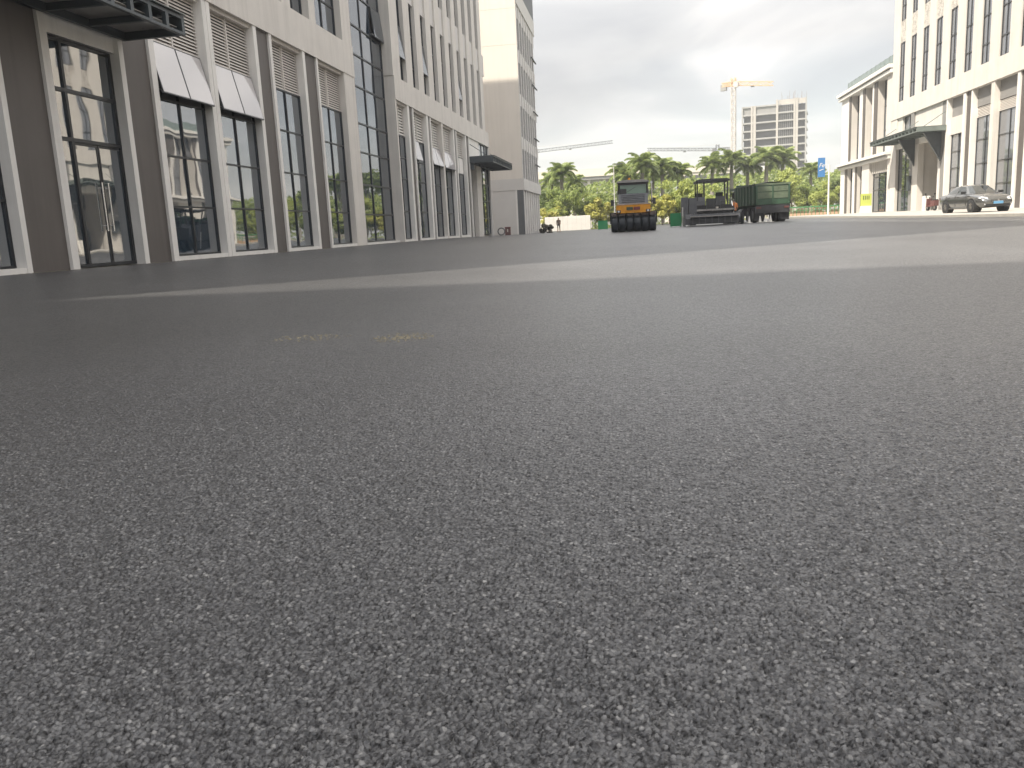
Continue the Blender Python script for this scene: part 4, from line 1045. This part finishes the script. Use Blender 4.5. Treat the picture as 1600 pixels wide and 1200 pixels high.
    for sn in (1, -1):
        mb = MB(); vs = [(2.02, sn * .855, .70), (2.27, sn * .66, .60), (2.31, sn * .47, .585), (2.22, sn * .47, .70), (2.06, sn * .70, .765)]
        mb.add(vs + [(v[0] + .035, v[1] + sn * .02, v[2] + .012) for v in vs], [(0, 1, 2, 3, 4), (9, 8, 7, 6, 5)] + [(i, (i + 1) % 5, 5 + (i + 1) % 5, 5 + i) for i in range(5)]); mb.build('headlight', 'headlight', t)
        mb = MB(); mb.box(2.20, 2.335, sn * .50, sn * .66, .34, .42); mb.build('fog_lamp', 'headlight', t)
        mb = MB(); mb.box(.62, .80, sn * .88, sn * 1.06, .97, 1.10); mb.build('mirror', 'trim_black', t)
        for x in (.02, -1.02):
            mb = MB(); mb.box(x - .10, x + .08, sn * .895, sn * .925, .80, .835); mb.build('door_handle', 'sedan', t)
        mb = MB(); mb.box(-2.33, -2.16, sn * .55, sn * .80, .72, .86); mb.build('tail_light', 'dark_red', t)
        for x in (.86, -.30, -1.30):
            mb = MB(); mb.bar((x, sn * .907, .32), (x - (.06 if x < -1 else 0), sn * .90, .92), .012, .012); mb.build('door_gap', 'trim_black', t)
        mb = MB(); mb.box(-.95, 1.0, sn * .87, sn * .915, .21, .25); mb.build('sill_trim', 'chrome', t)
    mb = MB(); mb.box(2.20, 2.385, -.36, .36, .47, .60); gr = mb.build('grille', 'trim_black', t)
    mb = MB()
    for z in (.49, .53, .57): mb.box(2.38, 2.392, -.35, .35, z, z + .012)
    mb.build('grille_bars', 'chrome', gr)
    mb = MB(); mb.cyl((2.385, 0, .575), (2.40, 0, .575), .05, .05, 14); mb.build('emblem', 'chrome', t)
    mb = MB(); mb.box(2.2, 2.395, -.62, .62, .26, .36); mb.build('lower_grille', 'trim_black', t)
    mb = MB(); mb.box(2.385, 2.405, -.24, .24, .39, .53); pl = mb.build('number_plate', 'plate', t)
    mb = MB(); mb.box(2.405, 2.409, -.22, .22, .405, .411); mb.box(2.405, 2.409, -.22, .22, .509, .515); mb.build('plate_border', 'cloth_white', pl)
    return t
sedan((18.25, 48.8, zp(48.5) + .005), radians(-84))

# ------------------------------------------------------------------ pneumatic tyre roller
def roller(loc):
    t = thing('road_roller', 'orange pneumatic tyre road roller with dark cab facing the viewer', 'roller', loc)
    mb = MB(); mb.box(-.95, .95, .5, 4.0, .75, 1.05); mb.box(-.80, .80, 1.2, 3.9, 1.05, 1.5); mb.build('chassis', 'machine_grey', t)
    for k in range(6):
        wheel(t, (-1.02 + k * .408, .55, .50), .50, .375, 'x', 'wet_rubber', 'machine_grey', name='tyre')
    for k in range(5):
        wheel(t, (-.82 + k * .41, 3.6, .50), .50, .36, 'x', 'wet_rubber', 'machine_grey', name='tyre')
    for k in range(6):
        x = -1.02 + k * .408; mb = MB(); mb.prism([(.02, .86), (.10, .86), (.26, 1.04), (.16, 1.06)], 'x', x - .16, x + .16); mb.build('scraper', 'brown_dark', t)
    for s in (-1, 1):
        mb = MB(); mb.prism([(.35, .45), (.75, .45), (.85, 1.05), (.25, 1.05)], 'x', s * 1.235 - .03, s * 1.235 + .03); mb.build('side_plate', 'machine_grey', t)
    mb = MB(); mb.prism([(.06, 1.00), (.02, 1.42), (.14, 1.47), (1.5, 1.47), (1.5, 1.00)], 'x', -.91, .91); bmp = mb.build('bumper_panel', 'orange', t)
    mb = MB(); mb.box(-.36, -.02, -.005, .05, 1.15, 1.31); mb.build('print', 'green_mark', bmp); mb = MB(); mb.box(.02, .36, -.005, .05, 1.15, 1.31); mb.build('print', 'red_mark', bmp)
    mb = MB(); mb.box(-.91, .91, .0, .04, 1.43, 1.462); mb.build('trim_strip', 'pale_grey', bmp)
    for s in (-1, 1):
        mb = MB(); mb.box(s * .78 - .11, s * .78 + .11, .0, .1, 1.02, 1.16); hl = mb.build('light_housing', 'machine_grey', t); mb = MB(); mb.cyl((s * .78, -.03, 1.09), (s * .78, .01, 1.09), .055, .055, 12); mb.build('lens', 'headlight', hl)
    mb = MB(); mb.prism([(.16, 1.47), (.55, 2.02), (1.55, 2.02), (1.55, 1.47)], 'x', -.80, .80); hd = mb.build('hood', 'machine_mid', t)
    for k in range(5):
        mb = MB(); z = 1.56 + k * .09; y = .16 + (z - 1.47) / .55 * .39 - .012; mb.box(-.62, .62, y - .01, y + .05, z, z + .03); mb.build('vent', 'machine_mid', hd)
    # cab
    for x in (-.78, .78):
        for y in (.72, 2.05):
            mb = MB(); mb.bar((x, y, 2.0), (x * .96, y + (.08 if y < 1 else 0), 2.62), .08); mb.build('cab_post', 'machine_grey', t)
    mb = MB(); mb.prism([(-.88, 2.62), (.88, 2.62), (.84, 2.70), (.5, 2.76), (-.5, 2.76), (-.84, 2.70)], 'y', .6, 2.2); mb.build('roof', 'pale_grey', t)
    mb = MB(); mb.box(-.80, .80, .72, .76, 2.50, 2.62); mb.build('roof_header', 'machine_grey', t)
    mb = MB(); mb.box(-.70, .70, 2.04, 2.06, 2.06, 2.6); mb.build('rear_pane', 'cab_glass', t)
    mb = MB(); mb.box(-.72, .72, .80, .815, 2.04, 2.5); mb.build('front_pane', 'cab_glass', t)
    mb = MB(); mb.box(-.30, .30, 1.55, 1.72, 1.9, 2.38); mb.box(-.3, .3, 1.1, 1.6, 1.85, 2.0); mb.build('seat', 'machine_grey', t)
    mb = MB(); mb.box(-.75, -.35, .78, .90, 2.02, 2.30); mb.build('console', 'machine_grey', t)
    mb = MB(); mb.cyl((1.0, .85, 1.47), (1.0, .85, 2.55), .045, .045, 8); mb.build('exhaust_pipe', 'chrome', t)
    mb = MB(); mb.cyl((1.0, .80, 2.58), (1.0, .84, 2.58), .07, .07, 10); mb.build('work_lamp', 'headlight', t)
    for s in (-1, 1):
        mb = MB(); mb.bar((s * .8, .7, 1.6), (s * 1.12, .62, 1.58), .03); mb.box(s * 1.12 - .09, s * 1.12 + .09, .6, .64, 1.42, 1.74); mb.build('mirror', 'machine_grey', t)
    for s in (-1, 1):
        mb = MB(); mb.bar((s * .86, .35, 1.47), (s * .86, .42, 2.1), .03); mb.bar((s * .86, .42, 2.1), (s * .86, 1.3, 2.2), .03); mb.bar((s * .86, 1.3, 2.2), (s * .86, 1.3, 1.5), .03); mb.build('handrail', 'pale_grey', t)
        for k in range(3): mb = MB(); mb.box(s * .93 - .07, s * .93 + .07, 1.6, 2.0, .55 + k * .32, .58 + k * .32); mb.build('step', 'machine_mid', t)
        mb = MB(); mb.cyl((s * .45, .1, .95), (s * .45, .45, .70), .03, .03, 8); mb.build('water_pipe', 'chrome', t)
    mb = MB(); mb.cyl((-.2, 1.0, 2.75), (-.2, 1.0, 2.88), .07, .06, 10); mb.build('beacon', 'orange', t)
    mb = MB(); mb.bar((-.45, .79, 2.06), (.15, .79, 2.38), .018); mb.build('wiper', 'trim_black', t)
    mb = MB(); pts = [(cos(2 * pi * k / 14) * .17, sin(2 * pi * k / 14) * .17) for k in range(14)]
    for k in range(14): a, b = pts[k], pts[(k + 1) % 14]; mb.bar((-.35 + a[0], .95, 2.26 + a[1]), (-.35 + b[0], .95, 2.26 + b[1]), .025)
    mb.build('steering_wheel', 'trim_black', t)
    return t
roller((-.0, 45.8, zg(0, 46)))

# ------------------------------------------------------------------ asphalt paver seen from the screed side
def paver(loc):
    t = thing('asphalt_paver', 'dark asphalt paver with flat canopy and wide screed beside the green dump truck', 'paver', loc)
    mb = MB(); mb.prism([(-.1, .12), (.75, .12), (.75, .62), (.2, .78), (-.1, .5)], 'x', -1.85, 1.75); mb.build('screed', 'machine_grey', t)
    mb = MB(); mb.box(-1.5, 1.6, -.38, .0, .60, .66); mb.build('walkway', 'pale_grey', t)
    for k in range(8):
        mb = MB(); x = -1.4 + k * .42; mb.box(x, x + .04, -.36, -.33, .15, .60); mb.build('walkway_strut', 'machine_mid', t)
    for s, m_ in ((-1, 'machine_mid'), (1, 'machine_grey')):
        mb = MB(); mb.prism([(-.45, .02), (1.5, .02), (1.5, .5), (-.45, .75)], 'x', s * 1.9 - .04, s * 1.9 + .04); mb.build('end_gate', m_, t)
    mb = MB(); mb.box(-1.45, 1.45, .8, 5.2, .5, 1.25); mb.box(-1.3, 1.3, .75, 3.6, 1.25, 1.36); mb.build('tractor_body', 'machine_grey', t)
    mb = MB(); mb.box(-1.25, 1.5, .55, .82, .98, 1.1); mb.build('rear_deck', 'pale_grey', t)
    for s in (-1, 1):
        mb = MB(); pts = [(.9, .35), (1.15, .05), (4.4, .05), (4.7, .35), (4.4, .72), (1.15, .72)]
        mb.prism(pts, 'x', s * 1.25 - .18, s * 1.25 + .18); tr = mb.build('crawler_track', 'rubber', t)
        for k in range(5): mb = MB(); mb.cyl((s * 1.25 - .2, 1.3 + k * .75, .36), (s * 1.25 + .2, 1.3 + k * .75, .36), .24, .24, 12); mb.build('track_roller', 'machine_mid', tr)
    # tall side housings at the left end
    for x0, x1, z in ((-2.05, -1.62, 1.95), (-1.58, -1.05, 1.88)):
        mb = MB(); mb.box(x0, x1, .5, 1.6, .7, z); mb.build('housing', 'machine_mid', t)
    mb = MB(); mb.cyl((-2.0, .45, .1), (-2.0, .45, 1.3), .04, .04, 8); mb.build('grade_post', 'lampwhite', t)
    # consoles and seats
    for x in (-.80, .55):
        mb = MB(); mb.prism([(.65, 1.36), (1.15, 1.36), (1.05, 1.85), (.75, 1.92)], 'x', x - .33, x + .30); mb.build('console', 'machine_mid' if x < 0 else 'machine_grey', t)
        mb = MB(); mb.box(x - .24, x + .24, 1.35, 1.8, 1.55, 1.7); mb.box(x - .24, x + .24, 1.72, 1.84, 1.7, 2.2); mb.build('seat', 'rubber', t)
    mb = MB(); mb.box(-.35, .2, .7, 1.6, 1.36, 1.8); mb.build('engine_cover', 'machine_grey', t)
    for x in (-1.0, 1.0):
        for y in (.75, 2.6):
            mb = MB(); mb.bar((x, y, 1.3), (x, y, 2.92), .09); mb.build('canopy_post', 'machine_grey', t)
    mb = MB(); mb.bar((-.55, .8, 1.3), (-.55, .8, 2.92), .10); mb.build('exhaust', 'machine_grey', t)
    mb = MB(); mb.prism([(-1.1, 2.90), (1.1, 2.90), (1.1, 3.0), (.9, 3.08), (-.9, 3.08), (-1.1, 3.0)], 'y', .45, 3.0); mb.build('canopy', 'machine_grey', t)
    for s in (-1, 1):
        mb = MB(); mb.prism([(5.2, .5), (7.0, .55), (7.0, 1.15), (5.2, 1.15)], 'x', s * 1.5 - .05, s * 1.5 + .05); mb.build('hopper_side', 'machine_grey', t)
    mb = MB(); mb.box(-1.45, 1.45, 5.2, 6.9, .45, .6); mb.build('hopper_floor', 'machine_grey', t)
    mb = MB(); mb.cyl((.3, .66, 1.12), (.3, .66, 1.24), .09, .09, 8); mb.build('bucket', 'cloth_white', t)
    for x in (-1.3, -.4, .5, 1.4):
        mb = MB(); mb.bar((x, .52, 1.05), (x, .52, 1.62), .03); mb.build('rail_post', 'machine_mid', t)
    for xa, xb in ((-1.3, -.4), (.5, 1.4)): mb = MB(); mb.bar((xa, .52, 1.62), (xb, .52, 1.62), .03); mb.build('hand_rail', 'machine_mid', t)
    for x in (-1.35, 1.35):
        mb = MB(); mb.cyl((x, .5, .75), (x, 1.5, 1.5), .06, .06, 8); mb.cyl((x, .9, 1.05), (x, 1.6, 1.58), .035, .035, 8); mb.build('lift_cylinder', 'chrome', t)
        mb = MB(); mb.prism([(.2, .62), (3.4, .55), (3.4, .78), (.2, .86)], 'x', x + .14, x + .26); mb.build('tow_arm', 'machine_mid', t)
    for k in range(4):
        x = -.7 + k * .45; mb = MB(); p = Vector((x, .55, .95))
        for q in range(6):
            n_ = Vector((x + .05 * sin(q), .55 - .12 * sin(pi * q / 5), .95 - .07 * q)); mb.cyl(p, n_ + Vector((0, 0, -.02)), .02, .02, 6, caps=False); p = n_
        mb.build('hose', 'rubber', t)
    for k in range(8):
        mb = MB(); x = -1.5 + k * .44; mb.prism([(-.05, .55), (.30, .80), (.34, .75), (-.01, .50)], 'x', x, x + .05); mb.build('screed_rib', 'machine_mid', t)
    return t
paver((5.30, 57.8, zg(5, 58)))

# ------------------------------------------------------------------ green dump truck seen from behind
def truck(loc, rz):
    t = thing('dump_truck', 'worn green dump truck seen from its tailgate right of the paver', 'truck', loc, rz)
    w = 1.18
    mb = MB(); mb.box(-.45, .45, .3, 7.6, .75, 1.0); mb.build('chassis', 'machine_grey', t)
    mb = MB(); mb.prism([(-w, 1.18), (w, 1.18), (w, 1.24), (-w, 1.24)], 'y', .05, 5.4); mb.build('bed_floor', 'truck_green', t)
    for s in (-1, 1):
        mb = MB(); mb.box(s * w - .03, s * w + .03, .08, 5.4, 1.2, 2.52); sd = mb.build('bed_side', 'truck_green', t)
        for k in range(7):
            mb = MB(); y = .25 + k * .83; mb.box(s * (w + .03), s * (w + .09), y - .05, y + .05, 1.2, 2.5); mb.build('side_rib', 'truck_green', sd)
        mb = MB(); mb.box(s * w - .06, s * w + .07, .05, 5.4, 2.52, 2.62); mb.build('top_rail', 'truck_green', sd)
    mb = MB(); mb.box(-w, w, 5.34, 5.44, 1.24, 2.75); mb.build('bed_front', 'truck_green', t)
    mb = MB(); mb.box(-w + .04, w - .04, -.02, .05, 1.2, 2.50); tg = mb.build('tailgate', 'truck_green', t)
    for z0, z1 in ((1.60, 2.02), (2.07, 2.42)):
        mb = MB(); mb.box(-w + .14, w - .14, -.045, -.02, z0, z1); mb.build('panel', 'truck_green_pale', tg)
    for x in (-w + .08, 0, w - .08):
        mb = MB(); mb.box(x - .05, x + .05, -.07, -.02, 1.2, 2.5); mb.build('rib', 'truck_green', tg)
    mb = MB(); mb.box(-w - .02, w + .06, -.06, .08, 2.50, 2.62); mb.build('top_rail', 'truck_green_pale', tg)
    mb = MB(); mb.box(-.9, .9, 1.0, 4.9, 2.2, 2.72)
    mb = MB(); pts = []
    nx_, ny_ = 7, 12
    vs = [(-w + .05 + (2 * w - .1) * i / (nx_ - 1), .1 + 5.2 * j / (ny_ - 1), 2.56 + .16 * sin(pi * i / (nx_ - 1)) + .04 * mnoise.noise((i * .9, j * .8, 2))) for j in range(ny_) for i in range(nx_)]
    mb.add(vs, [(j * nx_ + i, j * nx_ + i + 1, (j + 1) * nx_ + i + 1, (j + 1) * nx_ + i) for j in range(ny_ - 1) for i in range(nx_ - 1)], 0, True); mb.build('tarpaulin', 'machine_mid', t)
    mb = MB(); mb.box(-w, w, .0, .12, .62, 1.16); ub = mb.build('underrun_bar', 'machine_grey', t)
    for s in (-1, 1):
        mb = MB(); mb.box(s * .95 - .16, s * .95 + .16, -.03, .0, .92, 1.05); mb.build('tail_light', 'dark_red', ub)
        mb = MB(); mb.box(s * .88 - .30, s * .88 + .30, .14, .16, .12, .70); mb.build('mud_flap', 'rubber', t)
    for y in (1.0, 2.35):
        for s in (-1, 1):
            wheel(t, (s * .98, y, .52), .52, .30, 'x', 'rubber', 'machine_mid'); wheel(t, (s * .66, y, .52), .52, .28, 'x', 'rubber', 'machine_mid')
    for s in (-1, 1): wheel(t, (s * 1.0, 6.5, .52), .52, .30, 'x', 'rubber', 'machine_mid')
    mb = MB(); mb.prism([(5.7, .7), (7.7, .7), (7.75, 1.6), (7.55, 2.6), (5.7, 2.6)], 'x', -1.15, 1.15); cb = mb.build('cab', 'truck_green', t)
    mb = MB(); mb.box(-.9, .9, 5.68, 5.70, 1.8, 2.4); mb.build('rear_window', 'carglass', cb)
    for s in (-1, 1):
        mb = MB(); mb.bar((s * 1.15, 7.4, 2.3), (s * 1.42, 7.45, 2.25), .03); mb.box(s * 1.42 - .08, s * 1.42 + .08, 7.4, 7.46, 1.85, 2.3); mb.build('mirror', 'trim_black', t)
        mb = MB(); mb.box(s * 1.155 - .01, s * 1.155 + .01, 6.1, 7.3, 1.75, 2.4); mb.build('side_window', 'carglass', cb)
        mb = MB(); mb.cyl((s * .95, 3.6, .75), (s * .95, 4.9, .75), .28, .28, 12); mb.build('tank', 'machine_mid', t)
    return t
truck((9.5, 60.2, zg(9, 60)), radians(7))

for k, (px, Y, hh) in enumerate(((1155, 58.6, .42), (1170.5, 59.0, .46), (1187.5, 59.2, .44), (1196, 59.2, .30), (1204, 59.3, .48))):
    t = thing('traffic_cone', ('small white cone beside the left wheels of the green dump truck', 'second small white cone from the left behind the dump truck', 'white cone in the middle of the row behind the dump truck', 'lowest white cone in the row behind the dump truck', 'rightmost white cone in the row behind the dump truck')[k], 'cone', (at(px, Y), Y, zg(9, Y)), R.uniform(0, 1), 'white cones behind the dump truck')
    mb = MB(); mb.box(-.15, .15, -.15, .15, 0, .04); mb.build('base', 'white', t)
    mb = MB(); mb.cyl((0, 0, .04), (0, 0, hh), .11, .025, 10); mb.build('body', 'white', t)

# ------------------------------------------------------------------ people
def person(loc, rz, label, stride=.18, top='cloth_tan', legs='cloth_dark', arms='skin', h=1.70, bare_legs=False, reach=0.):
    k = h / 1.70
    P = [(0, 0, .93), (0, .0, 1.12), (0, .01, 1.34), (0, .0, 1.46), (0, .02, 1.52), (0, .03, 1.60), (0, .02, 1.68)]
    rad = [(.155, .115), (.135, .10), (.175, .115), (.08, .07), (.055, .058), (.085, .10), (.065, .075)]
    E_ = [(i, i + 1) for i in range(6)]
    def chain(start, pts, rs):
        prev = start
        for p, r_ in zip(pts, rs): P.append(p); rad.append((r_, r_)); E_.append((prev, len(P) - 1)); prev = len(P) - 1
    for s in (-1, 1):
        st = stride * s
        chain(0, [(s * .10, .0, .86), (s * .105, st * .55 + .03, .48), (s * .105, st - .05 * (st < 0), .09), (s * .11, st + .13, .035)], [.092, .062, .045, .038])
        chain(2, [(s * .19, .0, 1.38), (s * .24, -st * .5, 1.10), (s * .23, -st * .8 + .12 + reach, .90 + reach * .4), (s * .225, -st * .9 + .18 + reach, .83 + reach * .45)], [.062, .046, .034, .032])
    me = bpy.data.meshes.new('person'); me.from_pydata(P, E_, []); o = bpy.data.objects.new('tmp', me); C.objects.link(o)
    o.modifiers.new('skin', 'SKIN')
    for i, r_ in enumerate(rad): me.skin_vertices[0].data[i].radius = r_
    me.skin_vertices[0].data[0].use_root = True
    sb = o.modifiers.new('sub', 'SUBSURF'); sb.levels = 2; sb.render_levels = 2
    dg = bpy.context.evaluated_depsgraph_get(); dg.update()
    m2 = bpy.data.meshes.new_from_object(o.evaluated_get(dg)); C.objects.unlink(o); bpy.data.objects.remove(o)
    m2.materials.clear()
    for mm in (top, legs, 'skin', 'hair', 'rubber'): m2.materials.append(M[mm])
    for p in m2.polygons:
        c = p.center; p.use_smooth = True
        if c.z > 1.46: i = 3 if (c.z > 1.63 or (c.y < -.02 and c.z > 1.54)) else 2
        elif abs(c.x) > .20 and c.z < 1.16: i = 2
        elif c.z > .93: i = 0
        elif c.z < .075: i = 4
        elif bare_legs and c.z < .50: i = 2
        else: i = 1
        p.material_index = i
    t = thing('person', label, 'person', loc, rz); t.scale = (k, k, k)
    link('body', m2, t)
    return t
person((at(873, 97), 97, zg(at(873, 97), 97)), radians(175), 'person in brown top and dark shorts walking past the white hoarding', .22, bare_legs=True)
person((6.85, 59.6, zg(7, 59)), radians(20), 'worker in pale orange top standing between the paver and the dump truck', .10, top='cloth_orange', legs='cloth_dark', h=1.68, reach=.12)
grit(*[(-1.05, 4.35), (0, 0)][0], .20, .10, 260) if False else None
def pg(px, py):
    u, v = px - 800, py - 600; c, s = cos(ROLL), sin(ROLL); u2, v2 = u * c - v * s, u * s + v * c
    d = Vector((u2, cos(PITCH) * F_PX - sin(PITCH) * v2, -sin(PITCH) * F_PX - cos(PITCH) * v2)); d.rotate(Matrix.Rotation(YAW, 3, 'Z')); k = -CAM_H / d.z; return d.x * k, d.y * k
x_, y_ = pg(630, 527); grit(x_, y_, .15, .17, 200)
x_, y_ = pg(484, 528); grit(x_, y_, .20, .14, 90)

# ------------------------------------------------------------------ air
HZ = bpy.data.materials.new('haze_air'); HZ.use_nodes = True; t = HZ.node_tree; t.nodes.remove(t.nodes['Principled BSDF'])
pv = N(t, 'ShaderNodeVolumePrincipled', inp={'Density': .0006, 'Anisotropy': .2}); pv.inputs['Color'].default_value = (.92, .94, .98, 1)
t.links.new(pv.outputs[0], t.nodes['Material Output'].inputs['Volume'])
mb = MB(); mb.box(-920, 920, -920, 920, -1.5, 62)
M['haze_air'] = HZ
tag(mb.build('haze', 'haze_air'), kind='stuff')

mb = MB(); rg = random.Random(12)
for i in range(2600):
    y = rg.uniform(17, 84); x = -13.95 + abs(rg.gauss(0, .16)); z = zg(x, y) + .002; r = rg.uniform(.006, .022); h_ = r * rg.uniform(.3, .8); t0 = rg.uniform(0, 6.28)
    ring = [(x + r * cos(t0 + 1.57 * j) * rg.uniform(.6, 1.2), y + r * sin(t0 + 1.57 * j) * rg.uniform(.6, 1.2), z) for j in range(4)]
    mb.add(ring + [(x, y, z + h_)], [(j, (j + 1) % 4, 4) for j in range(4)])
tag(mb.build('grit', 'dust'), kind='stuff', label='loose grit lying along the foot of the long cream office block', cat='grit')
